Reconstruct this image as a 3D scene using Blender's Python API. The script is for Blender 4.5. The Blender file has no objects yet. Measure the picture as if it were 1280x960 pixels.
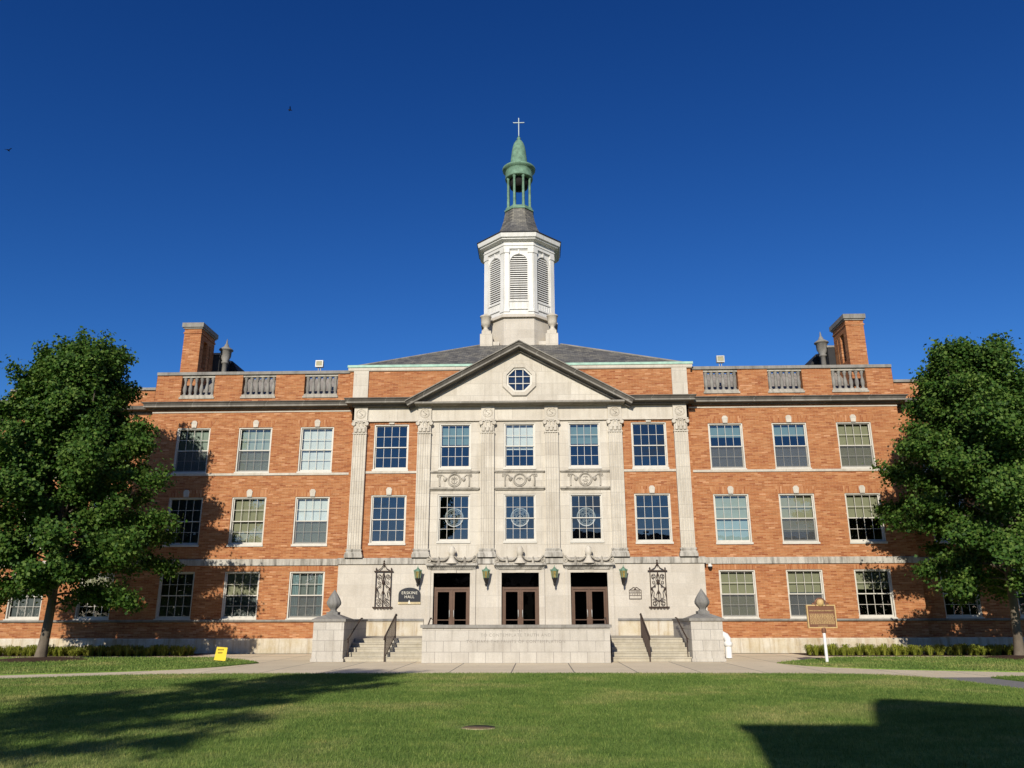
import bpy, math, random
import numpy as np
from mathutils import Matrix, Vector
from mathutils.geometry import tessellate_polygon
PI = math.pi
R = math.radians
scene = bpy.context.scene
COL = scene.collection
rnd = random.Random(7)

# ------------------------------------------------------------------ materials
def new_mat(name):
    m = bpy.data.materials.new(name); m.use_nodes = True
    nt = m.node_tree
    b = nt.nodes['Principled BSDF']
    return m, nt, b
def N(nt, t, **k):
    n = nt.nodes.new(t)
    for a, v in k.items():
        if a.startswith('i_'): n.inputs[a[2:].replace('_', ' ')].default_value = v
        else: setattr(n, a, v)
    return n
def L(nt, a, b): nt.links.new(a, b)
def ramp(nt, fac, stops, interp='LINEAR'):
    r = N(nt, 'ShaderNodeValToRGB'); r.color_ramp.interpolation = interp
    e = r.color_ramp.elements
    while len(e) < len(stops): e.new(0.5)
    for el, (p, c) in zip(e, stops):
        el.position = p; el.color = (c[0], c[1], c[2], 1) if len(c) == 3 else c
    L(nt, fac, r.inputs[0]); return r.outputs[0]
def mixc(nt, fac, a, b, mode='MIX'):
    m = N(nt, 'ShaderNodeMix', data_type='RGBA', blend_type=mode)
    for sock, v in ((m.inputs[0], fac), (m.inputs[6], a), (m.inputs[7], b)):
        if hasattr(v, 'links'): L(nt, v, sock)
        elif isinstance(v, (int, float)): sock.default_value = v
        else: sock.default_value = (v[0], v[1], v[2], 1)
    return m.outputs[2]
def wpos(nt, scale=(1, 1, 1), wall=False):
    """world position; wall=True folds x and y together so upright walls get (along, up)"""
    g = N(nt, 'ShaderNodeNewGeometry')
    if wall:
        s = N(nt, 'ShaderNodeSeparateXYZ'); L(nt, g.outputs['Position'], s.inputs[0])
        a = N(nt, 'ShaderNodeMath', operation='ADD'); L(nt, s.outputs[0], a.inputs[0]); L(nt, s.outputs[1], a.inputs[1])
        c = N(nt, 'ShaderNodeCombineXYZ'); L(nt, a.outputs[0], c.inputs[0]); L(nt, s.outputs[2], c.inputs[1])
        v = c.outputs[0]
    else: v = g.outputs['Position']
    m = N(nt, 'ShaderNodeVectorMath', operation='MULTIPLY'); L(nt, v, m.inputs[0]); m.inputs[1].default_value = scale
    return m.outputs[0]
def noise(nt, vec, scale, detail=4, rough=0.55):
    n = N(nt, 'ShaderNodeTexNoise'); n.inputs['Scale'].default_value = scale
    n.inputs['Detail'].default_value = detail; n.inputs['Roughness'].default_value = rough
    L(nt, vec, n.inputs['Vector']); return n.outputs['Fac']
def bump(nt, b, h, strength=0.3, dist=0.02):
    n = N(nt, 'ShaderNodeBump'); n.inputs['Strength'].default_value = strength; n.inputs['Distance'].default_value = dist
    L(nt, h, n.inputs['Height']); L(nt, n.outputs[0], b.inputs['Normal'])

def brick_mat(name, soldier=False):
    m, nt, b = new_mat(name)
    v = wpos(nt, wall=True)
    if soldier:
        s = N(nt, 'ShaderNodeSeparateXYZ'); L(nt, v, s.inputs[0])
        c = N(nt, 'ShaderNodeCombineXYZ'); L(nt, s.outputs[1], c.inputs[0]); L(nt, s.outputs[0], c.inputs[1]); v = c.outputs[0]
    t = N(nt, 'ShaderNodeTexBrick'); L(nt, v, t.inputs['Vector'])
    t.offset = 0.5
    t.inputs['Color1'].default_value = (0.0, 0.0, 0.0, 1); t.inputs['Color2'].default_value = (1, 1, 1, 1)
    t.inputs['Mortar'].default_value = (0.5, 0.5, 0.5, 1)
    t.inputs['Scale'].default_value = 1; t.inputs['Brick Width'].default_value = 0.30 if not soldier else 0.4
    t.inputs['Row Height'].default_value = 0.074; t.inputs['Mortar Size'].default_value = 0.006
    t.inputs['Mortar Smooth'].default_value = 0.2; t.inputs['Bias'].default_value = 0
    col = ramp(nt, t.outputs['Color'], [(0.0, (0.27, 0.086, 0.034)), (0.2, (0.345, 0.128, 0.049)), (0.7, (0.395, 0.164, 0.065)), (0.92, (0.435, 0.200, 0.088)), (1.0, (0.52, 0.26, 0.135))])
    # streaks of paler and darker courses, a few bricks long
    vs = wpos(nt, (1.9, 13.5, 1), wall=True)
    if not soldier:
        st = noise(nt, vs, 1.0, 3, 0.6)
        stc = ramp(nt, st, [(0.30, (0.68, 0.64, 0.61)), (0.5, (1, 1, 1)), (0.72, (1.24, 1.34, 1.48))])
        col = mixc(nt, 0.85, col, stc, 'MULTIPLY')
    big = noise(nt, wpos(nt, (0.6, 0.9, 1), wall=True), 1.0, 5, 0.7)
    col = mixc(nt, 1.0, col, ramp(nt, big, [(0.3, (0.90, 0.85, 0.82)), (0.5, (0.98, 0.98, 0.97)), (0.7, (1.06, 1.09, 1.09))]), 'MULTIPLY')
    col = mixc(nt, t.outputs['Fac'], col, (0.45, 0.25, 0.14))
    L(nt, col, b.inputs['Base Color']); b.inputs['Roughness'].default_value = 0.85
    b.inputs['Specular IOR Level'].default_value = 0.15
    inv = N(nt, 'ShaderNodeMath', operation='SUBTRACT'); inv.inputs[0].default_value = 1; L(nt, t.outputs['Fac'], inv.inputs[1])
    bump(nt, b, inv.outputs[0], 0.5, 0.01)
    return m
def stone_mat(name, c0, c1, stain=(0.55, 0.53, 0.50), stain_amt=0.5, ashlar=None, rough=0.8, joint=(0.28, 0.25, 0.2)):
    m, nt, b = new_mat(name)
    n1 = noise(nt, wpos(nt), 1.3, 6, 0.6)
    col = ramp(nt, n1, [(0.3, c0), (0.7, c1)])
    streak = noise(nt, wpos(nt, (4.5, 0.40, 1), wall=True), 1.0, 5, 0.65)
    sm = ramp(nt, streak, [(0.47, (0, 0, 0)), (0.70, (1, 1, 1))])
    stc = mixc(nt, 1.0, col, stain, 'MULTIPLY')
    f = N(nt, 'ShaderNodeMath', operation='MULTIPLY'); L(nt, sm, f.inputs[0]); f.inputs[1].default_value = stain_amt
    col = mixc(nt, f.outputs[0], col, stc)
    fine = noise(nt, wpos(nt), 22, 3)
    col = mixc(nt, 1.0, col, ramp(nt, fine, [(0.3, (0.92, 0.92, 0.92)), (0.7, (1.06, 1.06, 1.06))]), 'MULTIPLY')
    if ashlar:
        t = N(nt, 'ShaderNodeTexBrick'); L(nt, wpos(nt, wall=True), t.inputs['Vector'])
        t.offset = ashlar[2] if len(ashlar) > 2 else 0.5
        t.inputs['Color1'].default_value = (0.93, 0.92, 0.90, 1); t.inputs['Color2'].default_value = (1.07, 1.07, 1.06, 1)
        t.inputs['Mortar'].default_value = (1, 1, 1, 1)
        t.inputs['Scale'].default_value = 1; t.inputs['Brick Width'].default_value = ashlar[0]; t.inputs['Row Height'].default_value = ashlar[1]
        t.inputs['Mortar Size'].default_value = 0.009; t.inputs['Mortar Smooth'].default_value = 0.1
        col = mixc(nt, 1.0, col, t.outputs['Color'], 'MULTIPLY')
        col = mixc(nt, t.outputs['Fac'], col, joint)
    L(nt, col, b.inputs['Base Color']); b.inputs['Roughness'].default_value = rough
    b.inputs['Specular IOR Level'].default_value = 0.2
    bump(nt, b, fine, 0.15, 0.01)
    return m
def flat_mat(name, col, rough=0.6, metal=0.0, var=0.12, scale=5.0, spec=0.3):
    m, nt, b = new_mat(name)
    n1 = noise(nt, wpos(nt), scale, 5)
    lo = tuple(c*(1-var) for c in col); hi = tuple(c*(1+var) for c in col)
    L(nt, ramp(nt, n1, [(0.3, lo), (0.7, hi)]), b.inputs['Base Color'])
    b.inputs['Roughness'].default_value = rough; b.inputs['Metallic'].default_value = metal
    b.inputs['Specular IOR Level'].default_value = spec
    return m
def glass_mat(name, tint=(0.86, 0.9, 0.9), refl=1.75, rough=0.0):
    m, nt, b = new_mat(name); nt.nodes.remove(b)
    out = nt.nodes['Material Output']
    tr = N(nt, 'ShaderNodeBsdfTransparent'); tr.inputs[0].default_value = (*tint, 1)
    gl = N(nt, 'ShaderNodeBsdfGlossy'); gl.inputs['Roughness'].default_value = rough; gl.inputs['Color'].default_value = (0.9, 0.95, 1, 1)
    fr = N(nt, 'ShaderNodeFresnel'); fr.inputs['IOR'].default_value = refl
    nz = noise(nt, wpos(nt, (1, 1, 1)), 1.1, 2)
    bp = N(nt, 'ShaderNodeBump'); bp.inputs['Strength'].default_value = 0.25; bp.inputs['Distance'].default_value = 0.02
    L(nt, nz, bp.inputs['Height']); L(nt, bp.outputs[0], gl.inputs['Normal'])
    mx = N(nt, 'ShaderNodeMixShader'); L(nt, fr.outputs[0], mx.inputs[0]); L(nt, tr.outputs[0], mx.inputs[1]); L(nt, gl.outputs[0], mx.inputs[2])
    L(nt, mx.outputs[0], out.inputs[0]); return m
def screen_mat(name):
    m, nt, b = new_mat(name)
    out = nt.nodes['Material Output']
    b.inputs['Base Color'].default_value = (0.10, 0.105, 0.11, 1); b.inputs['Roughness'].default_value = 0.9
    tr = N(nt, 'ShaderNodeBsdfTransparent'); mx = N(nt, 'ShaderNodeMixShader'); mx.inputs[0].default_value = 0.42
    L(nt, tr.outputs[0], mx.inputs[1]); L(nt, b.outputs[0], mx.inputs[2]); L(nt, mx.outputs[0], out.inputs[0]); return m
def leaf_mat(name, dark, mid, light):
    m, nt, b = new_mat(name)
    out = nt.nodes['Material Output']
    g = N(nt, 'ShaderNodeNewGeometry')
    big = noise(nt, wpos(nt), 0.55, 3)
    a = N(nt, 'ShaderNodeMath', operation='MULTIPLY_ADD'); L(nt, g.outputs['Random Per Island'], a.inputs[0]); a.inputs[1].default_value = 0.6
    s = N(nt, 'ShaderNodeMath', operation='MULTIPLY'); L(nt, big, s.inputs[0]); s.inputs[1].default_value = 0.4; L(nt, s.outputs[0], a.inputs[2])
    col = ramp(nt, a.outputs[0], [(0.12, dark), (0.5, mid), (0.9, light)])
    L(nt, col, b.inputs['Base Color']); b.inputs['Roughness'].default_value = 0.6; b.inputs['Specular IOR Level'].default_value = 0.18
    t = N(nt, 'ShaderNodeBsdfTranslucent'); L(nt, mixc(nt, 1.0, col, (1.3, 1.5, 0.5), 'MULTIPLY'), t.inputs[0])
    mx = N(nt, 'ShaderNodeMixShader'); mx.inputs[0].default_value = 0.18
    L(nt, b.outputs[0], mx.inputs[1]); L(nt, t.outputs[0], mx.inputs[2]); L(nt, mx.outputs[0], out.inputs[0]); return m

M = {}
M['brick'] = brick_mat('brick'); M['soldier'] = brick_mat('soldier_brick', True)
M['lime'] = stone_mat('limestone', (0.51, 0.465, 0.395), (0.60, 0.555, 0.48), stain=(0.64, 0.61, 0.56), stain_amt=0.42, ashlar=(1.45, 0.62), joint=(0.40, 0.365, 0.31))
M['ashlar'] = stone_mat('ashlar_limestone', (0.49, 0.447, 0.385), (0.56, 0.515, 0.45), stain=(0.66, 0.63, 0.58), stain_amt=0.25, ashlar=(1.35, 0.52), joint=(0.46, 0.425, 0.37))
M['pier'] = stone_mat('pier_stone', (0.44, 0.41, 0.365), (0.53, 0.50, 0.45), stain=(0.62, 0.60, 0.56), stain_amt=0.45, ashlar=(0.62, 0.385, 0.5), joint=(0.27, 0.25, 0.225))
M['stained'] = stone_mat('stained_plinth_stone', (0.50, 0.42, 0.28), (0.62, 0.58, 0.50), stain=(0.62, 0.50, 0.36), stain_amt=0.8, ashlar=(1.35, 0.7), joint=(0.36, 0.31, 0.24))
M['band'] = stone_mat('weathered_band', (0.36, 0.34, 0.30), (0.52, 0.49, 0.44), stain=(0.30, 0.29, 0.28), stain_amt=1.0, ashlar=(1.1, 2.3, 0.0), joint=(0.5, 0.47, 0.42))
M['relief'] = stone_mat('carved_relief', (0.33, 0.30, 0.25), (0.48, 0.44, 0.37), stain=(0.4, 0.39, 0.38), stain_amt=0.8)
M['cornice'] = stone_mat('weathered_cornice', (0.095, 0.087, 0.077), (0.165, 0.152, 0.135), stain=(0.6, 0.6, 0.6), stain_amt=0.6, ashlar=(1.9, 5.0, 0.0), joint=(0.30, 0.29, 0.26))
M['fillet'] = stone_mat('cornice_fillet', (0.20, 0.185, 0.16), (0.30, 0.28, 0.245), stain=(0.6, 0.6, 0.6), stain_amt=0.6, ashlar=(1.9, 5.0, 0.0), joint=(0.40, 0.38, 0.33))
M['coping'] = stone_mat('grey_coping', (0.19, 0.18, 0.165), (0.31, 0.295, 0.265), stain_amt=0.7)
M['white'] = stone_mat('white_paint', (0.66, 0.65, 0.62), (0.73, 0.72, 0.69), stain=(0.72, 0.70, 0.64), stain_amt=0.55, rough=0.5)
M['winwhite'] = flat_mat('window_paint', (0.56, 0.53, 0.465), 0.45, var=0.08)
M['slate'] = None
M['copper'] = flat_mat('verdigris_copper', (0.14, 0.245, 0.172), 0.7, var=0.3, scale=4)
M['mint'] = flat_mat('pale_verdigris', (0.34, 0.52, 0.42), 0.7, var=0.2, scale=3)
M['bronze'] = flat_mat('bronze_frame', (0.105, 0.062, 0.042), 0.4, 0.3)
M['iron'] = flat_mat('black_iron', (0.017, 0.015, 0.014), 0.5)
M['rust'] = flat_mat('rusty_iron', (0.05, 0.032, 0.024), 0.6)
M['black'] = flat_mat('black_panel', (0.016, 0.018, 0.024), 0.35)
M['gold'] = flat_mat('gilt', (0.55, 0.45, 0.26), 0.5)
M['lettering'] = flat_mat('cream_letter', (0.66, 0.62, 0.52), 0.6)
M['engrave'] = flat_mat('engraved_shadow', (0.26, 0.24, 0.21), 0.9)
M['glass'] = glass_mat('window_glass', (0.84, 0.9, 0.9), 2.05)
M['doorglass'] = glass_mat('door_glass', (0.10, 0.10, 0.11), 1.10)
M['amber'] = flat_mat('amber_glass', (0.24, 0.185, 0.06), 0.25, var=0.5, scale=18)
M['screen'] = screen_mat('insect_screen')
M['interior'] = flat_mat('interior_dark', (0.045, 0.043, 0.04), 0.9)  # kept near-black so sunlit patches indoors stay dark; shade put into the colour
M['unlit'] = flat_mat('unlit_interior', (0.012, 0.011, 0.010), 0.9)  # near-black colour standing for the shade inside openings
for k, c in dict(green=(0.38, 0.42, 0.35), tan=(0.36, 0.33, 0.21), white=(0.80, 0.80, 0.76), teal=(0.20, 0.29, 0.29), grey=(0.15, 0.155, 0.155), mid=(0.21, 0.225, 0.21), aqua=(0.35, 0.45, 0.46)).items():
    M['blind_'+k] = flat_mat('blind_'+k, c, 0.8, var=0.05)
M['lead'] = flat_mat('roundel_lead', (0.40, 0.42, 0.42), 0.5)
M['metal'] = flat_mat('galvanised', (0.42, 0.41, 0.38), 0.5, 0.2)
M['cross'] = flat_mat('pale_cross', (0.20, 0.25, 0.25), 0.4, 0.2)
M['dark_roof'] = flat_mat('dark_roofing', (0.030, 0.030, 0.032), 0.8)
M['pvc'] = flat_mat('white_pipe', (0.78, 0.78, 0.77), 0.4, var=0.05)
M['yellow'] = flat_mat('yellow_card', (0.72, 0.53, 0.015), 0.5, var=0.05)
M['yellow_ink'] = flat_mat('olive_ink', (0.19, 0.13, 0.01), 0.7)
M['marker'] = flat_mat('bronze_marker', (0.185, 0.085, 0.050), 0.45, 0.2)
M['marker_gold'] = flat_mat('marker_gilt', (0.52, 0.36, 0.16), 0.5)
M['bark'] = stone_mat('bark', (0.105, 0.085, 0.065), (0.20, 0.165, 0.125), stain=(0.5, 0.5, 0.5), stain_amt=0.7, rough=0.95)
M['mulch'] = flat_mat('mulch', (0.050, 0.026, 0.016), 0.95, var=0.5, scale=25)
M['asphalt'] = flat_mat('asphalt', (0.22, 0.212, 0.20), 0.9, var=0.2, scale=30)
M['step'] = stone_mat('step_stone', (0.40, 0.36, 0.28), (0.51, 0.465, 0.375), stain=(0.7, 0.66, 0.58), stain_amt=0.5)
M['flame'] = stone_mat('finial_stone', (0.17, 0.165, 0.155), (0.27, 0.26, 0.24), stain_amt=0.6)
M['leaf'] = leaf_mat('maple_leaf', (0.013, 0.038, 0.006), (0.046, 0.106, 0.014), (0.145, 0.210, 0.042))
M['liriope'] = leaf_mat('border_leaf', (0.10, 0.135, 0.015), (0.20, 0.225, 0.028), (0.36, 0.35, 0.065))
M['bird'] = flat_mat('bird_dark', (0.012, 0.012, 0.014), 0.8)
M['rim'] = flat_mat('tan_rim', (0.36, 0.29, 0.19), 0.9, var=0.3, scale=20)
M['soil'] = flat_mat('soil', (0.17, 0.115, 0.065), 0.95, var=0.4, scale=14)

def slate_mat():
    m, nt, b = new_mat('slate')
    g = N(nt, 'ShaderNodeNewGeometry'); s = N(nt, 'ShaderNodeSeparateXYZ'); L(nt, g.outputs['Position'], s.inputs[0])
    c = N(nt, 'ShaderNodeCombineXYZ'); L(nt, s.outputs[0], c.inputs[0]); L(nt, s.outputs[2], c.inputs[1])
    t = N(nt, 'ShaderNodeTexBrick'); L(nt, c.outputs[0], t.inputs['Vector']); t.inputs['Scale'].default_value = 1
    t.inputs['Brick Width'].default_value = 0.26; t.inputs['Row Height'].default_value = 0.12; t.inputs['Mortar Size'].default_value = 0.009
    t.inputs['Color1'].default_value = (0, 0, 0, 1); t.inputs['Color2'].default_value = (1, 1, 1, 1); t.inputs['Mortar'].default_value = (0.2, 0.2, 0.2, 1)
    col = ramp(nt, t.outputs['Color'], [(0, (0.085, 0.082, 0.078)), (0.5, (0.14, 0.135, 0.125)), (1, (0.20, 0.19, 0.165))])
    col = mixc(nt, 1.0, col, ramp(nt, noise(nt, wpos(nt), 0.9, 4), [(0.3, (0.75, 0.76, 0.8)), (0.7, (1.2, 1.15, 1.0))]), 'MULTIPLY')
    col = mixc(nt, t.outputs['Fac'], col, (0.05, 0.05, 0.05))
    L(nt, col, b.inputs['Base Color']); b.inputs['Roughness'].default_value = 0.6
    return m
M['slate'] = slate_mat()
M['roofgrey'] = stone_mat('grey_roofing', (0.20, 0.18, 0.155), (0.30, 0.27, 0.24), stain_amt=0.8)
def concrete_mat():
    m, nt, b = new_mat('concrete')
    t = N(nt, 'ShaderNodeTexBrick'); L(nt, wpos(nt), t.inputs['Vector']); t.offset = 0.0
    t.inputs['Scale'].default_value = 1; t.inputs['Brick Width'].default_value = 1.9; t.inputs['Row Height'].default_value = 6.2
    t.inputs['Mortar Size'].default_value = 0.022; t.inputs['Mortar Smooth'].default_value = 0.3
    t.inputs['Color1'].default_value = (0.93, 0.93, 0.92, 1); t.inputs['Color2'].default_value = (1.06, 1.05, 1.04, 1); t.inputs['Mortar'].default_value = (1, 1, 1, 1)
    col = ramp(nt, noise(nt, wpos(nt), 0.7, 7, 0.65), [(0.25, (0.66, 0.555, 0.385)), (0.75, (0.78, 0.665, 0.475))])
    col = mixc(nt, 1.0, col, t.outputs['Color'], 'MULTIPLY')
    fine = noise(nt, wpos(nt), 30, 3)
    col = mixc(nt, 1.0, col, ramp(nt, fine, [(0.3, (0.9, 0.9, 0.9)), (0.7, (1.08, 1.08, 1.08))]), 'MULTIPLY')
    spots = ramp(nt, noise(nt, wpos(nt), 2.6, 2), [(0.68, (1, 1, 1)), (0.74, (0.72, 0.70, 0.68))])
    col = mixc(nt, 1.0, col, spots, 'MULTIPLY')
    col = mixc(nt, t.outputs['Fac'], col, (0.20, 0.175, 0.14))
    L(nt, col, b.inputs['Base Color']); b.inputs['Roughness'].default_value = 0.9; bump(nt, b, fine, 0.2, 0.01)
    return m
M['concrete'] = concrete_mat()
def grass_cols(nt):
    """field of lawn colours: greener and yellower patches that stay with the turf"""
    n1 = noise(nt, wpos(nt), 0.35, 5, 0.6); n2 = noise(nt, wpos(nt, (1.0, 1.6, 1)), 1.7, 4, 0.65)
    c = ramp(nt, n1, [(0.30, (0.120, 0.200, 0.045)), (0.50, (0.175, 0.262, 0.060)), (0.66, (0.285, 0.315, 0.105))])
    return mixc(nt, 1.0, c, ramp(nt, n2, [(0.3, (0.68, 0.76, 0.7)), (0.55, (1, 1, 1)), (0.75, (1.4, 1.15, 1.2))]), 'MULTIPLY')
def turf_mat():
    m, nt, b = new_mat('turf')
    col = grass_cols(nt)
    f = noise(nt, wpos(nt, (1, 0.45, 1)), 22, 3, 0.7)
    col = mixc(nt, 1.0, col, ramp(nt, f, [(0.3, (0.55, 0.6, 0.5)), (0.7, (1.35, 1.3, 1.25))]), 'MULTIPLY')
    L(nt, col, b.inputs['Base Color']); b.inputs['Roughness'].default_value = 0.95; b.inputs['Specular IOR Level'].default_value = 0.1
    bump(nt, b, f, 0.8, 0.03)
    return m
def blade_mat():
    m, nt, b = new_mat('grass_blade')
    out = nt.nodes['Material Output']
    col = grass_cols(nt)
    g = N(nt, 'ShaderNodeNewGeometry')
    v = ramp(nt, g.outputs['Random Per Island'], [(0.0, (0.55, 0.62, 0.5)), (0.5, (1.0, 1.0, 1.0)), (0.84, (1.3, 1.2, 1.25)), (0.95, (1.9, 1.5, 1.8))])
    col = mixc(nt, 1.0, col, v, 'MULTIPLY')
    L(nt, col, b.inputs['Base Color']); b.inputs['Roughness'].default_value = 0.7; b.inputs['Specular IOR Level'].default_value = 0.15
    t = N(nt, 'ShaderNodeBsdfTranslucent'); L(nt, col, t.inputs[0])
    mx = N(nt, 'ShaderNodeMixShader'); mx.inputs[0].default_value = 0.3
    L(nt, b.outputs[0], mx.inputs[1]); L(nt, t.outputs[0], mx.inputs[2]); L(nt, mx.outputs[0], out.inputs[0]); return m
M['turf'] = turf_mat(); M['blade'] = blade_mat()

# ------------------------------------------------------------------ mesh builder
class MB:
    def __init__(s): s.v = []; s.f = []; s.sm = []
    def add(s, vs, fs, smooth=False):
        o = len(s.v); s.v += [tuple(p) for p in vs]
        s.f += [tuple(i+o for i in f) for f in fs]; s.sm += [smooth]*len(fs); return s
    def quad(s, a, b, c, d): return s.add([a, b, c, d], [(0, 1, 2, 3)])
    def box(s, x0, x1, y0, y1, z0, z1):
        return s.add([(x0, y0, z0), (x1, y0, z0), (x1, y1, z0), (x0, y1, z0), (x0, y0, z1), (x1, y0, z1), (x1, y1, z1), (x0, y1, z1)],
                     [(3, 2, 1, 0), (4, 5, 6, 7), (0, 1, 5, 4), (1, 2, 6, 5), (2, 3, 7, 6), (3, 0, 4, 7)])
    def prism_y(s, poly, y0, y1):      # poly of (x,z), extruded along y
        n = len(poly); vs = [(x, y0, z) for x, z in poly]+[(x, y1, z) for x, z in poly]
        fs = [tuple(range(n)), tuple(range(2*n-1, n-1, -1))]+[(i, i+n, (i+1) % n+n, (i+1) % n) for i in range(n)]
        return s.add(vs, fs)
    def prism_z(s, poly, z0, z1):      # poly of (x,y) counter-clockwise
        n = len(poly); vs = [(x, y, z0) for x, y in poly]+[(x, y, z1) for x, y in poly]
        fs = [tuple(range(n-1, -1, -1)), tuple(range(n, 2*n))]+[(i, (i+1) % n, (i+1) % n+n, i+n) for i in range(n)]
        return s.add(vs, fs)
    def loft(s, rings, closed_ends=True, smooth=False):
        n = len(rings[0]); vs = [p for r in rings for p in r]; fs = []
        for k in range(len(rings)-1):
            for i in range(n):
                j = (i+1) % n; fs.append((k*n+i, k*n+j, (k+1)*n+j, (k+1)*n+i))
        s.add(vs, fs, smooth)
        if closed_ends:
            s.add(rings[0], [tuple(range(n-1, -1, -1))]); s.add(rings[-1], [tuple(range(n))])
        return s
    def lathe(s, prof, c=(0, 0, 0), n=20, rot=0.0, smooth=True, lobes=0, amp=0.0, twist=0.0):
        rings = []
        for r, z in prof:
            ring = []
            for i in range(n):
                a = 2*PI*i/n+rot
                rr = r*(1+amp*math.cos(lobes*a+twist*z)) if lobes else r
                ring.append((c[0]+rr*math.cos(a), c[1]+rr*math.sin(a), c[2]+z))
            rings.append(ring)
        return s.loft(rings, True, smooth)
    def tube(s, pts, rad, n=6, smooth=True):
        pts = [Vector(p) for p in pts]; rs = rad if isinstance(rad, (list, tuple)) else [rad]*len(pts)
        rings = []; up = Vector((0.13, 0.21, 0.97)).normalized()
        for i, p in enumerate(pts):
            d = (pts[min(i+1, len(pts)-1)]-pts[max(i-1, 0)]).normalized()
            u = up if abs(d.dot(up)) < 0.95 else Vector((1, 0, 0))
            a = d.cross(u).normalized(); b = d.cross(a)
            rings.append([tuple(p+(a*math.cos(2*PI*k/n)+b*math.sin(2*PI*k/n))*rs[i]) for k in range(n)])
        return s.loft(rings, True, smooth)
    def torus(s, c, rad, r, n=20, m=6, axis='y', a0=0, a1=2*PI):
        full = abs(a1-a0-2*PI) < 1e-6
        pts = []
        for i in range(n+(0 if full else 1)):
            a = a0+(a1-a0)*i/n
            pts.append(a)
        rings = []
        for a in pts:
            ring = []
            for k in range(m):
                b = 2*PI*k/m; q = rad+r*math.cos(b)
                if axis == 'y': ring.append((c[0]+q*math.cos(a), c[1]+r*math.sin(b), c[2]+q*math.sin(a)))
                else: ring.append((c[0]+q*math.cos(a), c[1]+q*math.sin(a), c[2]+r*math.sin(b)))
            rings.append(ring)
        if full: rings.append(rings[0])
        return s.loft(rings, not full, True)
    def molding(s, path, prof, closed=False):
        """path of plan points (x,y) whose outward side is to the right of travel; prof of (out, z), a closed outline"""
        n = len(path); rings = []
        for i in range(n):
            p = Vector(path[i])
            d0 = (p-Vector(path[i-1])).normalized() if (i > 0 or closed) else None
            d1 = (Vector(path[(i+1) % n])-p).normalized() if (i < n-1 or closed) else None
            if d0 is None: d0 = d1
            if d1 is None: d1 = d0
            n0 = Vector((d0.y, -d0.x)); n1 = Vector((d1.y, -d1.x))
            mm = (n0+n1).normalized(); k = 1/max(0.3, mm.dot(n0))
            rings.append([(p.x+mm.x*o*k, p.y+mm.y*o*k, z) for o, z in prof])
        if closed: rings.append(rings[0])
        return s.loft(rings, not closed)
    def poly_holes(s, outer, holes, y):
        loops = [[Vector((x, z, 0)) for x, z in outer]]+[[Vector((x, z, 0)) for x, z in h] for h in holes]
        flat = [v for lp in loops for v in lp]
        for t in tessellate_polygon(loops): s.add([(flat[i].x, y, flat[i].y) for i in t], [(0, 1, 2)])
        return s
    def build(s, name, mat, parent=None, loc=(0, 0, 0), rot=None):
        me = bpy.data.meshes.new(name); me.from_pydata(s.v, [], s.f)
        if any(s.sm): me.polygons.foreach_set('use_smooth', s.sm)
        me.materials.append(M[mat] if isinstance(mat, str) else mat); me.update()
        o = bpy.data.objects.new(name, me); COL.objects.link(o); o.location = loc
        if rot: o.rotation_euler = rot
        if parent: o.parent = parent
        return o
def empty(name, loc=(0, 0, 0), rz=0):
    o = bpy.data.objects.new(name, None); o.empty_display_size = 0.3; COL.objects.link(o); o.location = loc; o.rotation_euler = (0, 0, rz); return o
def tag(o, label=None, cat=None, group=None, kind=None):
    for k, v in (('label', label), ('category', cat), ('group', group), ('kind', kind)):
        if v: o[k] = v
    return o
def dup(o, parent=None, loc=None):
    c = o.copy(); COL.objects.link(c)
    if parent: c.parent = parent
    if loc is not None: c.location = loc
    for ch in list(o.children): dup(ch, c)
    return c
def text(name, body, size, mat, parent, loc, rot=(PI/2, 0, 0), extrude=0.006, align='CENTER', spacing=1.0, bold=0.0, sx=1.0):
    cu = bpy.data.curves.new(name, 'FONT'); cu.body = body; cu.size = size; cu.extrude = extrude; cu.align_x = align
    cu.space_character = spacing; cu.offset = bold; cu.resolution_u = 2
    cu.materials.append(M[mat]); o = bpy.data.objects.new(name, cu); COL.objects.link(o)
    dg = bpy.context.evaluated_depsgraph_get(); dg.update()
    me = bpy.data.meshes.new_from_object(o.evaluated_get(dg)); bpy.data.objects.remove(o); me.name = name
    if not me.materials: me.materials.append(M[mat])
    o = bpy.data.objects.new(name, me); COL.objects.link(o)
    o.location = loc; o.rotation_euler = rot; o.scale = (sx, 1, 1)
    if parent: o.parent = parent
    return o
def wall(mb, x0, x1, z0, z1, holes, y, depth):
    """upright wall face at y with rectangular openings (hx0,hx1,hz0,hz1), each with reveals of the given depth"""
    xs = sorted(set([x0, x1]+[h[i] for h in holes for i in (0, 1)])); zs = sorted(set([z0, z1]+[h[i] for h in holes for i in (2, 3)]))
    xs = [v for v in xs if x0 <= v <= x1]; zs = [v for v in zs if z0 <= v <= z1]
    for i in range(len(xs)-1):
        for j in range(len(zs)-1):
            cx, cz = (xs[i]+xs[i+1])/2, (zs[j]+zs[j+1])/2
            if any(h[0] < cx < h[1] and h[2] < cz < h[3] for h in holes): continue
            mb.quad((xs[i], y, zs[j]), (xs[i+1], y, zs[j]), (xs[i+1], y, zs[j+1]), (xs[i], y, zs[j+1]))
    for a, b, c, d in holes:
        Y = y+depth
        mb.quad((a, y, c), (a, Y, c), (b, Y, c), (b, y, c)); mb.quad((a, y, d), (b, y, d), (b, Y, d), (a, Y, d))
        mb.quad((a, y, c), (a, y, d), (a, Y, d), (a, Y, c)); mb.quad((b, y, c), (b, Y, c), (b, Y, d), (b, y, d))
    return mb

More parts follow.
